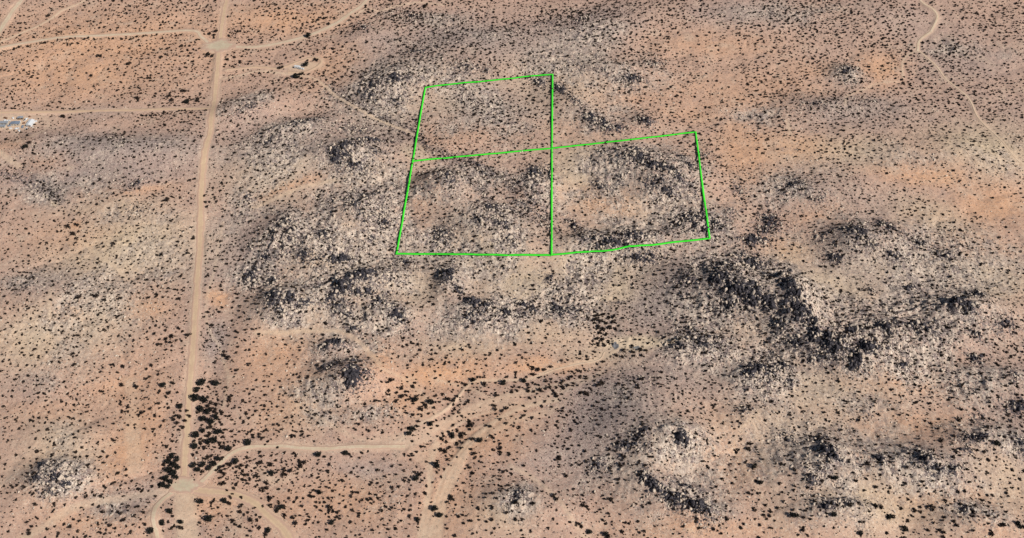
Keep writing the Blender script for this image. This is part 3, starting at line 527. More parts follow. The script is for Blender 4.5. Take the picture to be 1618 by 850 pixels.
# ---------------------------------------------------------------- boulders
def icosphere(sub):
    import bmesh
    bm = bmesh.new(); bmesh.ops.create_icosphere(bm, subdivisions=sub, radius=1)
    V = np.array([v.co[:] for v in bm.verts]); Fc = np.array([[v.index for v in f.verts] for f in bm.faces]); bm.free(); return V, Fc
ICO1, ICO2, ICO3 = icosphere(1), icosphere(2), icosphere(3)
def rock_shape(seed, base):
    rs = np.random.RandomState(seed); V, Fc = base; V = V.copy()
    for _ in range(9):                              # planar cuts give flat granite faces
        d = rs.normal(size=3); d[2] = abs(d[2]) * .6; d /= np.linalg.norm(d); lim = rs.uniform(.55, .85)
        s = V @ d; V = V - np.outer(np.maximum(s - lim, 0), d)
    V += rs.normal(scale=.035, size=V.shape)
    V *= rs.uniform([.8, .8, .55], [1.3, 1.1, .95]); return V, Fc
ROCKS2 = [rock_shape(s, ICO2) for s in range(8)]; ROCKS3 = [rock_shape(s, ICO3) for s in range(10)]
def merge(variants, which, pos, scl, rot, tilt, tint, name, mat, smooth=False):
    """one mesh out of many placed copies; rot about z, scl (n,3)"""
    Vs, Fs, Ts = [], [], []; off = 0
    for k, (V, Fc) in enumerate(variants):
        m = which == k
        if not m.any(): continue
        P, S, a, t = pos[m], scl[m], rot[m], tilt[m]; W = V[None] * S[:, None, :]
        c, s = np.cos(t)[:, None], np.sin(t)[:, None]
        y = W[..., 1] * c - W[..., 2] * s; z = W[..., 1] * s + W[..., 2] * c
        c, s = np.cos(a)[:, None], np.sin(a)[:, None]
        x2 = W[..., 0] * c - y * s; y2 = W[..., 0] * s + y * c
        W = np.stack([x2, y2, z], -1) + P[:, None, :]; n = len(P)
        Vs.append(W.reshape(-1, 3)); Fs.append((Fc[None] + (np.arange(n) * len(V))[:, None, None] + off).reshape(-1, Fc.shape[1]))
        Ts.append(np.repeat(tint[m], len(V))); off += n * len(V)
    return mesh_np(name, np.concatenate(Vs), np.concatenate(Fs), mat, {'tint': ('FLOAT', np.concatenate(Ts))}, smooth)
def jitter(st, seed):
    rs = np.random.RandomState(seed)
    gx, gy = np.meshgrid(np.arange(-700, 700, st), np.arange(360, 1250, st))
    x = (gx + rs.uniform(-.5, .5, gx.shape) * st * 1.3).ravel(); y = (gy + rs.uniform(-.5, .5, gy.shape) * st * 1.3).ravel()
    px, py = to_px(x, y, sample(H0, x, y)); k = (px > -130) & (px < 1750) & (py > -70) & (py < 930)
    return x[k], y[k]
bx, by = jitter(2.1, 5); bm_ = masks(bx, by); rr_ = np.random.RandomState(8)
clump = fbm(bx, by, 11, 90, 3); crag = bm_[0] * sstep(.30, .52, fbm(bx, by, 9, 95, 3) + .15 * bm_[0]); rocky = bm_[1]
p = (np.clip(rocky, 0, 1) ** 1.2) * (.12 + sstep(.38, .62, clump)) * (.55 + .6 * ledge(bx, by)) * .75 + np.clip(crag, 0, 1.3) * .85 + .22 * np.clip(bm_[8], 0, 1) * sstep(.35, .6, clump) + .008
k = rr_.uniform(size=len(bx)) < p * (1 - sstep(.1, .3, bm_[6]))
bx, by, crag, rocky, clump, halo = bx[k], by[k], crag[k], rocky[k], clump[k], bm_[8][k]
n = len(bx); u = rr_.uniform(size=n)
size = .40 + .85 * u ** 3 * (1 + rocky) + np.clip(crag, 0, 1.7) * (.30 + 1.2 * rr_.uniform(size=n) ** 2.2)
size = np.minimum(size, 3.6)
# heaps of big boulders with shade painted into their colour: (px, py, rx, ry, turn, count, size m)
HEAPS = [(1242,443,3,10,25,14,2.6),(1250,462,3,14,20,18,3.0),(1262,485,4,14,28,20,3.0),(1278,505,5,10,35,16,2.8),(1288,530,7,5,0,14,2.6),(1345,520,7,6,0,14,2.8),(1370,548,10,6,0,18,2.8),(1352,566,5,9,30,14,2.6),(1165,455,14,5,10,18,2.5),(1188,462,10,8,-20,16,2.6),
 (1210,478,9,5,30,12,2.4),(1135,438,11,6,20,16,2.4),(1192,378,12,3,0,12,2.0),(575,433,13,5,-5,20,2.7),(546,455,9,5,-25,14,2.5),(530,466,12,2.5,-35,12,2.0),(580,462,10,2.5,-10,10,1.9),(555,592,9,8,0,22,2.8),(533,540,8,4,10,12,2.2),(708,431,5,8,15,14,2.4),(724,455,4,7,-20,10,2.0),
 (752,478,11,4,15,14,2.1),(434,468,8,7,-20,18,2.4),(428,446,5,4,0,9,2.3),(395,433,6,7,0,10,2.0),(455,470,5,6,0,10,2.2),(628,497,9,4,10,12,2.3),(535,408,12,3,-15,12,2.1),(1526,480,12,5,0,16,2.2),(1510,475,5,4,0,9,2.4),(1400,515,5,7,0,9,2.2),(1078,690,7,5,0,14,2.3),
 (1020,755,5,5,20,10,2.1),(1036,767,9,4,25,12,2.2),(1100,800,12,4,10,14,2.2),(1062,785,12,4,15,12,1.9),(1200,580,9,5,0,12,2.2),(1310,711,7,5,0,12,2.2),(528,240,5,6,0,12,2.0),(547,228,10,2.5,-15,12,1.9),(585,221,16,2,-5,14,1.7),(622,123,7,3.5,0,12,2.2),(884,141,6,3.5,30,10,2.0),
 (935,186,9,3,35,12,1.9),(955,196,8,3,35,10,1.9),(1040,263,18,3,12,18,1.9),(1010,247,10,4,10,12,1.9),(1065,273,9,3,25,10,1.8),(848,272,9,6,0,14,1.8),(995,373,12,4,0,12,1.8),(1000,123,9,2.5,0,9,1.8),(85,752,8,5,30,10,1.8),(99,760,6,4,0,10,1.8),(755,346,6,3,15,8,1.7),(1355,367,8,6,25,10,1.8)]
hx, hy, hs = [], [], []; rh = np.random.RandomState(4)
for px, py, rx, ry, an, cnt, sm in HEAPS:
    x0, y0, _z = on_ground(px, py); M = ell_matrix(py, rx * 1.45 + 2, ry * 1.5 + 2, an)
    for _ in range(int(cnt * 1.7)):
        a = rh.uniform(0, 6.28); q = M @ np.array([math.cos(a), math.sin(a)]) * rh.uniform() ** .7
        hx.append(x0 + q[0]); hy.append(y0 + q[1]); hs.append(sm * (.32 + .55 * rh.uniform() ** 1.6))
nh = len(hx); bx = np.r_[bx, hx]; by = np.r_[by, hy]; size = np.r_[size, hs]; n += nh
crag = np.r_[crag, np.full(nh, .9)]; halo = np.r_[halo, np.ones(nh)]; rocky = np.r_[rocky, np.ones(nh) * .3]
bz = mesh_z(bx, by); rot = rr_.uniform(0, 6.28, n); tilt = rr_.normal(0, .3, n)
scl = np.stack([size * rr_.uniform(.8, 1.35, n), size * rr_.uniform(.7, 1.1, n), size * rr_.uniform(.7, 1.15, n) * (1 + .35 * np.clip(crag, 0, 1.5))], 1)
pos = np.stack([bx, by, bz + scl[:, 2] * .15], 1); isdark = rr_.uniform(size=n) < np.clip(crag * .78 + halo * .15 + .35 * ledge(bx, by) * rocky - .08, 0, .88); isdark[-nh:] = rh.uniform(size=nh) < .9
print('boulders', n, 'dark', isdark.sum())
BPX, BPY = to_px(bx, by, bz)
inf = (BPX > 8) & (BPX < 1610) & (BPY > 8) & (BPY < 842)
app = size / scale_at(BPY)[0] * inf
order = np.argsort(-app)[:300]; single = np.zeros(n, bool); single[order] = True
which = rr_.randint(0, 8, n)
for dk, nm, lb in ((False, 'boulder_field', 'pale granite boulders strewn over the rocky hills'), (True, 'crag_field', 'boulders painted dark as shade heaped on the outcrops')):
    m = (isdark == dk) & ~single
    me = merge(ROCKS2, which[m], pos[m], scl[m], rot[m], tilt[m], rr_.uniform(0, 1, m.sum()), nm, M_SHADE if dk else M_GRAN)
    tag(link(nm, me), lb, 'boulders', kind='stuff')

# ---------------------------------------------------------------- shrubs
def leafy(seed, nleaf, ls, trunk=0.0):
    """unit-radius bush: leaf quads through an uneven dome of a few lobes"""
    rs = np.random.RandomState(seed); nl = rs.randint(3, 6)
    lobes = [(np.array([0, 0, .45]), .72)] * 2 + [(np.array([rs.normal(0, .36), rs.normal(0, .36), rs.uniform(.3, .7)]), rs.uniform(.35, .5)) for _ in range(nl)]; nl += 2
    V, Fc = [], []
    for i in range(nleaf):
        c, r = lobes[i % nl]; d = rs.normal(size=3); d /= np.linalg.norm(d); pt = c + d * r * rs.uniform(.35, 1) ** .6
        pt[2] = max(pt[2], .04) + trunk
        a = rs.normal(size=3); a /= np.linalg.norm(a); b_ = np.cross(a, rs.normal(size=3)); b_ /= np.linalg.norm(b_)
        s = ls * rs.uniform(.6, 1.3); j = len(V)
        V += [pt - a * s - b_ * s * .6, pt + a * s - b_ * s * .6, pt + a * s * .8 + b_ * s * .6, pt - a * s * .8 + b_ * s * .6]; Fc.append((j, j + 1, j + 2, j + 3))
    return np.array(V), np.array(Fc)
BUSH = [leafy(s + 100, 46, .30) for s in range(8)]
# large bushes and trees read off the photo: (px, py, radius px)
BIG = [(202,643,4),(285,644,6),(225,652,5),(245,657,4),(392,701,8),(362,711,6),(308,707,8),(331,822,8),(286,825,6),(286,833,5),(317,794,7),(355,792,6),(363,796,5),(380,799,5),(380,809,5),(397,823,5),(368,822,5),(372,829,4),
 (268,808,6),(256,826,6),(238,840,8),(374,730,7),(350,725,5),(162,809,4),(160,785,4),(136,785,4),(46,844,5),(93,843,3.5),(297,530,5),(272,532,5),(258,611,6),(215,611,5),(195,579,4.5),(178,576,4),(250,545,4),(262,536,4),(270,542,4),
 (319,606,8),(341,606,7),(311,617,7),(308,630,8),(324,633,8),(355,562,5),(360,567,4),(267,622,5),(273,607,5),(364,630,5),(374,585,4),(394,576,4),(240,578,4),(122,530,4),(116,560,4),(118,577,4),(192,607,5),(160,618,4),(154,470,5),(167,477,4),(124,470,5),
 (335,515,5),(329,493,4),(346,493,4),(477,688,4),(503,669,3.5),(650,679,6),(648,686,6),(680,670,5.5),(642,652,3.5),(715,689,6),(730,688,5),(733,684,4),(741,666,5),(744,672,5),(722,679,4.5),(746,693,4),(758,696,5.5),(699,694,4),(697,711,5),(704,713,5),
 (691,738,7),(658,758,6),(662,752,5),(639,761,4),(673,781,4),(712,786,5),(716,789,4),(790,708,5),(790,715,5),(750,715,4.5),(688,806,7),(695,816,6),(661,822,5.5),(525,826,6),(486,822,4),(463,818,5),(468,828,5),(520,801,4.5),(520,806,4),(533,809,4.5),
 (504,777,6),(490,784,4.5),(426,787,5),(428,799,5),(442,803,6),(449,800,5),(449,815,5),(437,808,5),(420,763,5),(421,770,5),(475,731,5),(482,732,5),(474,737,5),(450,742,5),(459,744,5),(448,750,5),(430,748,6),(427,735,5),(410,733,5),(502,720,6),(518,745,4.5),(546,717,5.5),
 (425,839,6),(420,845,5),(780,641,4.5),(783,647,4),(800,645,4.5),(774,674,4),(779,690,4.5),(800,670,4),(828,603,6),(853,617,5),(835,618,4.5),(809,620,4),(877,623,4.5),(841,583,5),(842,592,5),(850,585,5),(860,585,4),(870,580,4),(903,596,4),(945,610,5),(951,606,5),
 (925,622,5),(918,621,4),(747,601,5.5),(765,608,5),(736,607,4.5),(796,607,6),(708,629,5),(657,633,6.5),(681,636,6),(635,615,5),(652,612,4.5),(617,602,5),(635,627,5),(615,618,4),(784,625,4.5),
 (1574,703,6),(1515,665,5),(1519,648,4),(1320,756,5.5),(1383,771,5),(1384,801,5.5),(1392,802,4.5),(1405,818,6),(1411,816,5),(1430,836,6),(1445,807,4),(1454,809,4),(1608,828,6),(1613,834,6),(1585,830,5),(1251,815,5.5),(1258,816,5.5),(1359,844,6),(1490,843,5),(1567,846,5),(1270,837,5),
 (931,840,5.5),(957,844,6),(961,849,5),(913,828,5),(919,831,5),(921,798,5),(927,800,4.5),(965,788,5),(875,784,5),(880,790,5),(883,725,5),(895,752,4.5),(1192,738,5.5),(1185,699,5),(1200,764,5.5),(1183,710,4.5),(1371,732,5),(1317,815,6),(1343,800,5),
 (265,315,4),(323,310,3),(325,320,3),(328,328,4),(306,378,4),(180,385,4),(117,370,5),(108,358,4),(122,357,4),(40,232,5.5),(46,225,4),(77,25,4),(255,91,4),(145,121,4),(236,123,4),(217,157,5),(268,153,5),(271,159,5),(295,162,5.5),(313,158,5),(290,145,5),(203,102,4.5),(265,77,4),(286,73,4),
 (100,184,5),(328,86,5),(335,88,4),(332,54,4),(338,56,4),(342,50,4),(158,89,4.5),(488,58,6),(520,39,4),(502,32,4),(512,30,4),(484,104,5.5),(467,122,6),(444,108,5),(476,118,5),(500,95,4.5),(672,10,5),(300,658,4),(296,650,4)]
# thickets: (px, py, rx, ry, turn, how many, radius px)
BIG += [(944,500,4),(953,498,4),(962,503,4.5),(949,508,4.5),(958,512,4),(967,510,4),(945,517,4.5),(953,521,4),(964,519,4.5),(948,528,4.5),(957,530,4),(943,536,4.5),(952,538,4.5),(961,540,4),(944,545,4.5),(955,547,4),(970,500,3.5),(972,520,3.5),(940,511,3.5),(986,553,4.5),(999,556,4),(1012,551,4),(1021,553,4),(974,562,4),(984,564,4)]
BIG += [(272,722,6.5),(281,727,6),(266,731,6),(276,737,7),(267,744,6.5),(282,741,5.5),(274,751,7),(264,757,6.5),(280,756,5.5),(270,763,6),(258,768,6.5),(266,771,5.5),(318,648,7),(329,652,6.5),(322,664,8),(334,668,7),(343,662,6),(310,690,7),(321,682,6),(345,684,7),(338,697,7),(328,700,6),(305,738,6),(313,744,6.5),(321,736,6),(330,742,6),(338,734,6.5),(345,727,6)]
THICK = [(268,744,13,27,10,50,4.5),(332,655,18,20,0,45,5),(322,690,22,13,-30,45,4.4),(345,700,14,12,0,10,4),(325,735,20,14,-25,24,4.5),(352,745,16,9,-35,12,4),(385,740,14,6,0,6,4),(950,512,12,12,0,14,4),(948,536,9,12,0,12,4),(285,665,10,16,0,10,4),(395,755,20,8,0,8,3.5)]
THICK += [(760,670,130,45,-25,60,2.9),(560,770,110,55,0,60,2.7),(400,790,70,40,0,26,3.2),(700,640,60,14,-20,14,3.6),(850,660,60,35,0,22,2.8),(240,640,50,50,0,30,3),(640,640,40,40,0,20,2.8),(880,600,60,16,-10,16,3.2),(420,680,60,30,0,22,2.8)]
rs = np.random.RandomState(3); PL = [(b[0], b[1], b[2]) for b in BIG]
for cx, cy, rx, ry, an, cnt, rp in THICK:
    for _ in range(cnt):
        a = rs.uniform(0, 6.28); q = math.sqrt(rs.uniform()); ca, sa_ = math.cos(R(an)), math.sin(R(an)); ex, ey = math.cos(a) * q * rx, math.sin(a) * q * ry
        X, Y, rq = cx + ex * ca - ey * sa_, cy + ex * sa_ + ey * ca, rp * rs.uniform(.7, 1.25)
        if any((X - p_[0]) ** 2 + ((Y - p_[1]) * 1.25) ** 2 < (.78 * (rq + p_[2])) ** 2 for p_ in PL): continue
        BIG.append((X, Y, rq)); PL.append((X, Y, rq))
BIG = sorted(BIG, key=lambda b: -b[2]); print('big plants', len(BIG))
sx, sy = [], []; ss = []
for st, seed, prob, lo, hi in ((5.6, 21, .66, .75, 1.6), (4.3, 22, .36, .48, .95), (3.2, 23, .16, .32, .55)):
    x, y = jitter(st, seed); m = masks(x, y); rr = np.random.RandomState(seed + 50)
    dens = prob * (.45 + 1.1 * sstep(.35, .65, fbm(x, y, 45, seed, 3))) + .5 * m[5] - .38 * sstep(.5, 1, m[2]) * (y < 1000) - .1 * sstep(.5, 1, m[4])
    dens = dens + .22 * np.clip(m[1], 0, 1) + .2 * np.clip(m[0], 0, 1) + .45 * np.clip(m[8], 0, 1) + .4 * ledge(x, y) * m[1] + .1 * m[1] + .16 * m[9]
    bare = sstep(.68, .8, fbm(x, y, 60, 44, 3)); dens *= (1 - .6 * bare)
    kk = rr.uniform(size=len(x)) < dens * (1 - sstep(.15, .4, m[6]))
    x, y, br = x[kk], y[kk], m[5][kk]; u = rr.uniform(size=len(x))
    sx.append(x); sy.append(y); ss.append(lo + (hi - lo) * u ** 1.6 + .35 * np.clip(br, 0, 1.2) * rr.uniform(size=len(x)))
sx, sy, ss = map(np.concatenate, (sx, sy, ss)); ss *= 1.0 + .14 * sstep(850, 1100, sy); sz = mesh_z(sx, sy); ns = len(sx); print('shrubs', ns)
BX = []
for px, py, rp in BIG:
    x, y, z = on_ground(px, py); BX.append((x, y, float(mesh_z(x, y)[0]), rp * scale_at(py)[0] * .92, px, py, rp))
NIND = 300
SMALL = [b for b in BX if b[6] < 5.5]; TREES = [b for b in BX if b[6] >= 5.5]
fill = max(0, NIND - len(SMALL))
qx, qy = to_px(sx, sy, sz); inf = (qx > 8) & (qx < 1610) & (qy > 8) & (qy < 842)
ap = ss / scale_at(qy)[0] * inf; od = np.argsort(-ap)[:fill]; keep = np.ones(ns, bool); keep[od] = False
for i in od: SMALL.append((sx[i], sy[i], sz[i], ss[i], qx[i], qy[i], ap[i]))
ext = SMALL[NIND:]; SMALL = SMALL[:NIND]
if ext:
    e = np.array([(b[0], b[1], b[2], b[3]) for b in ext]); sx = np.r_[sx[keep], e[:, 0]]; sy = np.r_[sy[keep], e[:, 1]]; sz = np.r_[sz[keep], e[:, 2]]; ss = np.r_[ss[keep], e[:, 3]]
else: sx, sy, sz, ss = sx[keep], sy[keep], sz[keep], ss[keep]
rr = np.random.RandomState(77); ns = len(sx)
sc = np.stack([ss * rr.uniform(.8, 1.3, ns), ss * rr.uniform(.8, 1.3, ns), ss * rr.uniform(.75, 1.1, ns)], 1)
me = merge(BUSH, rr.randint(0, 8, ns), np.stack([sx, sy, sz - .05], 1), sc, rr.uniform(0, 6.28, ns), np.zeros(ns), rr.uniform(size=ns), 'desert_scrub', M_LEAF)
tag(link('desert_scrub', me), 'low dark scrub dotted over the desert floor', 'scrub', kind='stuff')

# ---------------------------------------------------------------- labels that place a thing in the picture
MARKS = [(345,73,'the upper crossroads'),(100,60,'the upper left road'),(200,115,'the sandy flat at upper left'),(265,178,'the road past the homestead'),(30,192,'the homestead'),(475,108,'the parked trailer'),(520,40,'the curving upper road'),
 (325,240,'the straight road below the homestead turning'),(315,340,'the middle of the straight road'),(180,235,'the grey hill at left'),(50,290,'the dark gully at left'),(120,365,'the orange bare spot at left'),(230,485,'the bare sand patch at left'),(90,500,'the pale rocky slope at left'),
 (310,450,'the bare orange patch on the straight road'),(300,530,'the purple brush by the straight road'),(325,620,'the roadside thicket'),(225,640,'the sand left of the roadside thicket'),(292,772,'the lower junction'),(268,742,'the dark grove by the junction'),(85,750,'the lower left outcrop'),
 (150,820,'the faint track at bottom left'),(420,745,'the pale branch road bend'),(540,708,'the pale branch road'),(400,830,'the sweeping bottom road'),(490,800,'the sandy flat at bottom'),(555,588,'the lone dark outcrop'),(430,560,'the orange flat right of the road'),(480,640,'the stony rise below the lone outcrop'),
 (545,240,'the crescent outcrop'),(570,325,'the knobbly central left outcrop'),(450,360,'the ring shaped outcrop'),(430,470,'the black hooked outcrop'),(575,435,'the black central outcrop'),(620,490,'the split dark outcrop'),(535,408,'the black ledge'),(620,125,'the dark knob at top'),(740,105,'the grey knob at top'),
 (710,280,'the striped hilltop'),(785,335,'the curved rocky crest'),(700,372,'the small outcrop below the hilltop'),(848,272,'the outcrop at picture centre'),(715,440,'the black fin at centre'),(755,485,'the dark slope at centre'),(880,485,'the broken rocks at centre'),(700,590,'the bright orange wash'),(850,585,'the wash trail'),
 (740,680,'the upper two wheel track'),(690,800,'the lower two wheel track'),(790,710,'the fork of the sandy tracks'),(820,780,'the bottom centre outcrop'),(950,510,'the brush row above the mud pan'),(972,546,'the round mud pan'),(930,640,'the grey slope below the mud pan'),(960,735,'the pale ridge end at bottom'),
 (1078,690,'the small black outcrop at lower right'),(1080,785,'the long dark ridge at bottom'),(890,150,'the dark ridge at upper centre'),(955,190,'the rocks at upper centre'),(1015,190,'the pale rocks at upper centre'),(1000,120,'the small ledge at upper centre'),(930,25,'the dark band at top'),
 (1030,260,'the jagged outcrop right of centre'),(960,320,'the orange hollow right of centre'),(960,380,'the low rock wall right of centre'),(1100,350,'the dark slope right of centre'),(1160,445,'the great black outcrop'),(1090,540,'the purple rocks beside the mud pan'),(1205,585,'the twin dark knobs'),
 (1250,392,'the round sand patch at right'),(1255,460,'the black knife ridge'),(1290,525,'the foot of the knife ridge'),(1360,550,'the black boulder heap at right'),(1400,515,'the right rocky crest'),(1355,365,'the purple outcrop at right'),(1410,370,'the rubble at right'),(1525,478,'the dark outcrop near the right edge'),
 (1465,520,'the broken ridge near the right edge'),(1340,112,'the grey rock pile at upper right'),(1450,75,'the elbow of the trail'),(1480,20,'the winding upper trail'),(1540,180,'the slanting trail'),(1250,240,'the bare flat at right'),(1455,280,'the red flat at right'),(1570,330,'the orange flat at right edge'),(1560,230,'the pale stones at right edge'),
 (1310,710,'the dark knob at bottom right'),(1280,765,'the speckled rise at bottom right'),(1390,725,'the mid right rocks at bottom'),(1480,735,'the long rocky rise at bottom right'),(1550,690,'the right edge rocks at bottom'),(1330,800,'the rubble band at bottom right'),(1450,660,'the sand basin at lower right'),
 (1550,810,'the corner rocks at bottom right'),(1410,800,'the sand at bottom right'),(1180,710,'the sandy gap at lower right'),(1110,825,'the orange sand at bottom'),(1540,565,'the scattered rocks at right edge')]
ORD = ['leftmost','second','third','fourth','fifth','sixth','seventh','eighth','ninth','tenth','eleventh','twelfth','thirteenth','fourteenth','fifteenth','sixteenth','seventeenth','eighteenth','nineteenth','twentieth']
def side(px, py, mx, my):
    dx, dy = px - mx, (py - my) * 1.2
    if math.hypot(dx, dy) < 14: return 'at'
    if abs(dx) > abs(dy) * 1.6: return 'right of' if dx > 0 else 'left of'
    return 'below' if dy > 0 else 'above'
def make_labels(items, noun, adjs):
    """items: (px, py, size px) -> unique labels"""
    qs = np.quantile([i[2] for i in items], [.33, .67]); groups = {}
    for k, (px, py, s) in enumerate(items):
        m = min(MARKS, key=lambda q: (q[0] - px) ** 2 + 1.7 * (q[1] - py) ** 2)
        ad = adjs[0 if s < qs[0] else 1 if s < qs[1] else 2]
        groups.setdefault((ad, side(px, py, m[0], m[1]), m[2]), []).append(k)
    out = [''] * len(items)
    for (ad, sd, mk), ks in groups.items():
        ks.sort(key=lambda k: items[k][0])
        for r_, k in enumerate(ks):
            if len(ks) == 1: out[k] = '%s %s %s %s' % (ad, noun, sd, mk)
            elif r_ == len(ks) - 1: out[k] = 'rightmost %s %s %s %s' % (ad, noun, sd, mk)
            elif r_ == 0: out[k] = 'leftmost %s %s %s %s' % (ad, noun, sd, mk)
            else: out[k] = '%s from left %s %s %s %s' % (ORD[min(r_, 19)], ad, noun, sd, mk)
    return out

# individual shrubs
BUSHD = [leafy(s + 300, 90, .20) for s in range(6)]
BUSHM = [mesh_np('shrub', V, Fc, M_LEAF) for V, Fc in BUSHD]
lab = make_labels([(b[4], b[5], b[6]) for b in SMALL], 'dark shrub', ('small', 'medium', 'broad'))
rr = np.random.RandomState(5)
for b, l in zip(SMALL, lab):
    o = link('shrub', BUSHM[rr.randint(6)], None, (b[0], b[1], b[2] - .05))
    o.scale = (b[3] * rr.uniform(.9, 1.2), b[3] * rr.uniform(.9, 1.2), b[3] * rr.uniform(.8, 1.05)); o.rotation_euler = (0, 0, rr.uniform(0, 6.28))
    tag(o, l, 'shrub', 'dark shrubs dotted over the sand')
# trees: crown and trunk
def tube(V, Fc, p0, p1, r0, r1, seg=6):
    p0, p1 = np.array(p0, float), np.array(p1, float); d = p1 - p0; d /= np.linalg.norm(d)
    a = np.cross(d, [0.3, 1, .1]); a /= np.linalg.norm(a); b_ = np.cross(d, a); j = len(V)
    for p_, r_ in ((p0, r0), (p1, r1)):
        for k in range(seg): t = 2 * math.pi * k / seg; V.append(p_ + (a * math.cos(t) + b_ * math.sin(t)) * r_)
    for k in range(seg): Fc.append((j + k, j + (k + 1) % seg, j + seg + (k + 1) % seg, j + seg + k))
TCR = []
for s in range(5):
    V, Fc = leafy(s + 500, 260, .13, .18); cm = mesh_np('crown', V, Fc, M_LEAFT)
    V, Fc = [], []; r2 = np.random.RandomState(s + 40)
    tube(V, Fc, (0, 0, -.15), (.02, 0, .25), .07, .05)
    for k in range(5): a = k * 1.26 + r2.uniform(0, .8); tube(V, Fc, (.02, 0, .22), (.42 * math.cos(a), .42 * math.sin(a), r2.uniform(.5, .85)), .045, .015)
    TCR.append((cm, mesh_np('trunk', V, Fc, M_BARK)))
lab = make_labels([(b[4], b[5], b[6]) for b in TREES], 'bushy desert tree', ('small', 'round', 'large'))
for b, l in zip(TREES, lab):
    e = link('desert_tree', None, None, (b[0], b[1], b[2])); s = b[3]
    e.scale = (s * rr.uniform(.95, 1.2), s * rr.uniform(.95, 1.2), s * rr.uniform(.95, 1.15)); e.rotation_euler = (0, 0, rr.uniform(0, 6.28))
    tag(e, l, 'tree', 'bushy dark desert trees'); cm, tm = TCR[rr.randint(5)]
    link('crown', cm, e); link('trunk', tm, e)
print('small', len(SMALL), 'trees', len(TREES))
# individual boulders
RMD = [mesh_np('boulder', V, Fc, M_SHADE) for V, Fc in ROCKS3]; RML = [mesh_np('boulder', V, Fc, M_GRAN) for V, Fc in ROCKS3]
for dk, adj in ((True, ('dark low', 'dark angular', 'big shade-painted')), (False, ('small pale', 'pale angular', 'big pale'))):
    I = [i for i in order if isdark[i] == dk]
    if not I: continue
    lab = make_labels([(BPX[i], BPY[i], app[i]) for i in I], 'granite boulder', adj)
    for i, l in zip(I, lab):
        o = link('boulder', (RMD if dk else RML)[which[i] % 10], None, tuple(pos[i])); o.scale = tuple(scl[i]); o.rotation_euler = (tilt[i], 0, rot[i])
        tag(o, l, 'boulder', 'large granite boulders of the outcrops')

# ---------------------------------------------------------------- homestead and trailer
M_WHITE = plain_material('white_metal', (.66,.67,.67), .45, 0, .05); M_GREYR = plain_material('grey_roofing', (.30,.32,.35), .7, 0, .12); M_BLUEG = plain_material('blue_grey_metal', (.20,.24,.30), .5, 0, .1)
M_DARK = plain_material('dark_glass', (.02,.022,.028), .15, 0, .05); M_RUST = plain_material('rusty_metal', (.24,.12,.07), .8, 0, .25); M_WALL = plain_material('faded_wall_paint', (.52,.48,.42), .8, 0, .12)
M_TYRE = plain_material('tyre_rubber', (.02,.02,.02), .9); M_WOOD = plain_material('weathered_wood', (.28,.21,.15), .9, 0, .2)
class MBl:
    def __init__(s): s.V, s.F = [], []
    def box(s, x0, x1, y0, y1, z0, z1, tx=0, ty=0, sx=0):
        j = len(s.V)
        for z, t in ((z0, 0), (z1, 1)):
            for x, y in ((x0 + tx * t, y0 + ty * t), (x1 - tx * t, y0 + ty * t), (x1 - tx * t, y1 - ty * t), (x0 + tx * t, y1 - ty * t)): s.V.append((x + sx * t, y, z))
        s.F += [(j, j + 3, j + 2, j + 1), (j + 4, j + 5, j + 6, j + 7)] + [(j + k, j + (k + 1) % 4, j + 4 + (k + 1) % 4, j + 4 + k) for k in range(4)]; return s
    def gable(s, x0, x1, y0, y1, z0, h, t=.15):
        xm = (x0 + x1) / 2
        for a, b_, za, zb in ((x0, xm, z0, z0 + h), (xm, x1, z0 + h, z0)):
            j = len(s.V); s.V += [(a, y0, za), (b_, y0, zb), (b_, y1, zb), (a, y1, za), (a, y0, za + t), (b_, y0, zb + t), (b_, y1, zb + t), (a, y1, za + t)]
            s.F += [(j, j + 3, j + 2, j + 1), (j + 4, j + 5, j + 6, j + 7)] + [(j + k, j + (k + 1) % 4, j + 4 + (k + 1) % 4, j + 4 + k) for k in range(4)]
        return s
    def wheel(s, x, y, z, r, wd):
        T = []; tube(s.V, s.F, (x, y - wd / 2, z), (x, y + wd / 2, z), r, r, 14); j = len(s.V) - 28
        for o_ in (0, 14):
            s.V.append((x, y + (-wd / 2 if o_ == 0 else wd / 2), z)); c = len(s.V) - 1
            for k in range(14): s.F.append((j + o_ + k, j + o_ + (k + 1) % 14, c, c))
        return s
    def build(s, name, mat, parent):
        me = bpy.data.meshes.new(name); me.from_pydata([tuple(v) for v in s.V], [], [tuple(dict.fromkeys(f)) for f in s.F]); me.materials.append(mat); me.validate()
        return link(name, me, parent)
def thing(name, px, py, rz, label, cat, group=None):
    x, y, z = on_ground(px, py); e = link(name, None, None, (x, y, float(mesh_z(x, y)[0]) + .06)); e.rotation_euler = (0, 0, R(rz)); return tag(e, label, cat, group)
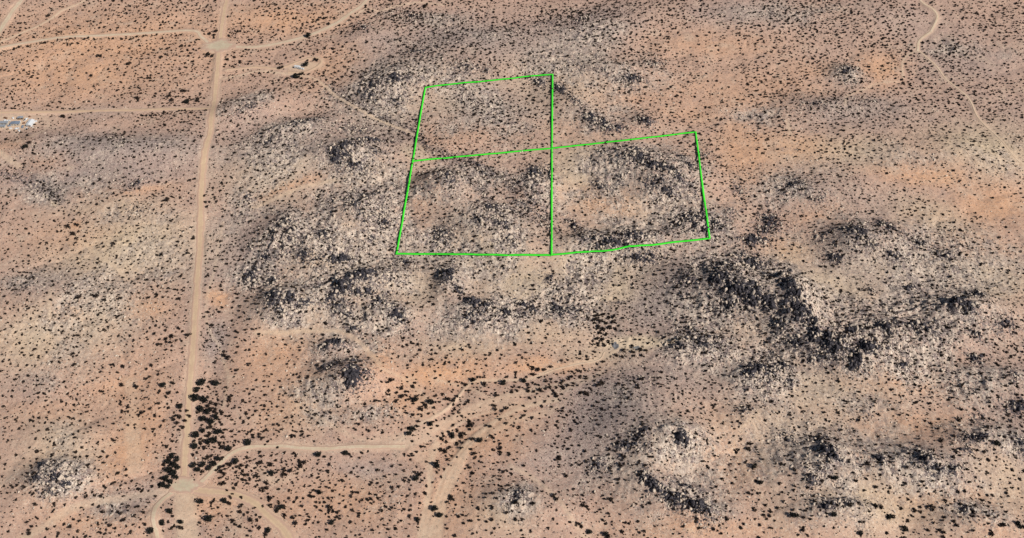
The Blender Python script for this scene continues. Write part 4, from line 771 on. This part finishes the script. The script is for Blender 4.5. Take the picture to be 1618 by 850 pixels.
def house(name, px, py, rz, wx, wy, h, rh, wall, roof, label, cat, flat=False):
    e = thing(name, px, py, rz, label, cat); a, b_ = wx / 2, wy / 2
    MBl().box(-a, a, -b_, b_, -.6, h).build('wall', wall, e)
    if flat: MBl().box(-a - .3, a + .3, -b_ - .3, b_ + .3, h + .003, h + .2).build('roof', roof, e)
    else:
        MBl().gable(-a - .35, a + .35, -b_ - .4, b_ + .4, h + .003, rh).build('roof', roof, e)
        g = MBl()
        for yy in (-b_ + .02, b_ - .02):
            j = len(g.V); g.V += [(-a, yy - .02, h), (a, yy - .02, h), (0, yy - .02, h + rh * .93), (-a, yy + .02, h), (a, yy + .02, h), (0, yy + .02, h + rh * .93)]; g.F += [(j, j + 1, j + 2), (j + 3, j + 5, j + 4)]
        g.build('gable_end', wall, e)
    MBl().box(-.5, .5, -b_ - .05, -b_ + .02, 0, 2.05).build('door', M_WOOD, e)
    for xx in (-a * .6, a * .6): 
        wd = MBl().box(xx - .5, xx + .5, -b_ - .06, -b_ + .02, 1.0, 1.9).build('window', M_DARK, e)
    return e
house('metal_shed', 48.8, 196.5, -6, 5.2, 9.5, 2.8, .7, M_WHITE, M_WHITE, 'white metal roofed shed at the right end of the homestead', 'shed')
house('mobile_home', 25, 197, 4, 9.5, 4.2, 2.6, .6, M_WALL, M_BLUEG, 'blue grey roofed home in the middle of the homestead', 'house')
house('mobile_home', 5, 196, 0, 11, 3.4, 2.5, .2, M_WALL, M_GREYR, 'long grey flat roofed home at the left edge of the photo', 'house', True)
house('storage_shed', 3, 201, 2, 8, 3, 2.2, .2, M_WALL, M_GREYR, 'low grey shed in front of the long grey home', 'shed', True)
house('storage_shed', 33, 188, 8, 5.5, 2.6, 2.3, .4, M_WOOD, M_GREYR, 'grey shed behind the blue grey roofed home', 'shed')
def car(name, px, py, rz, body, label, cat, pickup=False, s=1.0, group=None):
    e = thing(name, px, py, rz, label, cat, group); L = 4.7 if not pickup else 5.6
    b_ = MBl().box(-L / 2, L / 2, -.9, .9, .35, .95, .08, .05)
    b_.build('body', body, e)
    if pickup: MBl().box(-.3, 1.4, -.82, .82, .953, 1.65, .35, .1).build('cab', body, e); MBl().box(-L / 2 + .12, -.45, -.72, .72, .956, 1.0).build('truck_bed', M_DARK, e)
    else: MBl().box(-1.7, 1.0, -.82, .82, .953, 1.45, .5, .12).build('cab', body, e)
    x0, x1, tx = (-.3, 1.4, .35) if pickup else (-1.7, 1.0, .5); zt = 1.65 if pickup else 1.45
    g = MBl(); g.box(x1 - .30, x1 + .02, -.70, .70, 1.0, zt - .12, .12, .03, -.16); g.build('windscreen', M_DARK, e)
    for sx_ in (-1, 1):
        for sy_ in (-1, 1): MBl().wheel(sx_ * L * .32, sy_ * .84, .34, .34, .22).build('wheel', M_TYRE, e)
    for sy_ in (-.6, .6): MBl().box(L / 2 - .06, L / 2 + .012, sy_ - .18, sy_ + .18, .62, .78).build('headlight', M_WHITE, e)
    e.scale = (s,) * 3; return e
car('parked_car', 13, 191.5, 12, M_WHITE, 'white car parked behind the long grey home', 'car'); car('parked_car', 36, 200.5, 100, M_BLUEG, 'blue grey car between the home and the white shed', 'car')
car('parked_car', 27, 203.3, 20, M_WHITE, 'white car parked in front of the blue grey roofed home', 'car'); car('abandoned_car', 9, 187, -20, M_RUST, 'rusty abandoned car behind the homestead', 'car')
car('pickup_truck', 41, 189.3, 60, M_WHITE, 'white pickup truck behind the white metal shed', 'pickup truck', True)
car('pickup_truck', 476.2, 109.2, -12, M_WHITE, 'white pickup truck hitched in front of the white trailer', 'pickup truck', True, 1.15)
e = thing('travel_trailer', 470.3, 107.6, -10, 'long white travel trailer parked inside the looping track', 'trailer')
MBl().box(-3.6, 3.4, -1.25, 1.25, .55, 2.9, .12, .1).build('body', M_WHITE, e); MBl().box(3.4, 4.6, -.06, .06, .5, .62).build('drawbar', M_RUST, e)
MBl().box(-.6, .2, -.4, .4, 2.903, 3.15, .08, .08).build('roof_vent', M_WHITE, e); MBl().box(1.1, 1.8, -1.28, -1.2, .7, 2.5).build('door', M_WALL, e)
for xx in (-2.4, -.6): MBl().box(xx - .5, xx + .5, -1.275, -1.18, 1.5, 2.2).build('window', M_DARK, e)
for xx in (-.5, .4):
    for yy in (-1.1, 1.1): MBl().wheel(xx, yy, .34, .34, .22).build('wheel', M_TYRE, e)
# yard clutter: crates, drums and sheets, each its own thing
rs = np.random.RandomState(19)
YD = [(17,203,'white crate in front of the long grey home',M_WHITE),(21,187,'white crate behind the blue grey home',M_WHITE),(42,203.5,'white crate left of the shed front',M_WHITE),(52,201.5,'pale crate at the corner of the white shed',M_WALL),(57,192,'small white crate right of the white shed',M_WHITE),
      (15,199,'grey crate between the two homes',M_BLUEG),(31,193,'white crate beside the blue grey roof',M_WHITE),(38,195,'rusty crate between home and shed',M_RUST),(8,190.5,'white crate above the left home',M_WHITE),(30,206,'pale crate below the parked white car',M_WHITE),(47,184.5,'rusty crate above the white shed',M_RUST),(12,204.5,'wooden crate below the grey shed',M_WOOD)]
for px, py, l, m in YD:
    e = thing('storage_crate', px, py, rs.uniform(0, 90), l, 'crate', 'crates around the homestead yard'); a, b_, h = rs.uniform(.7, 1.6), rs.uniform(.6, 1.0), rs.uniform(.6, 1.3)
    MBl().box(-a, a, -b_, b_, -.1, h).build('crate_body', m, e); MBl().box(-a - .05, a + .05, -b_ - .05, b_ + .05, h + .002, h + .08).build('lid', m, e)
print('done')
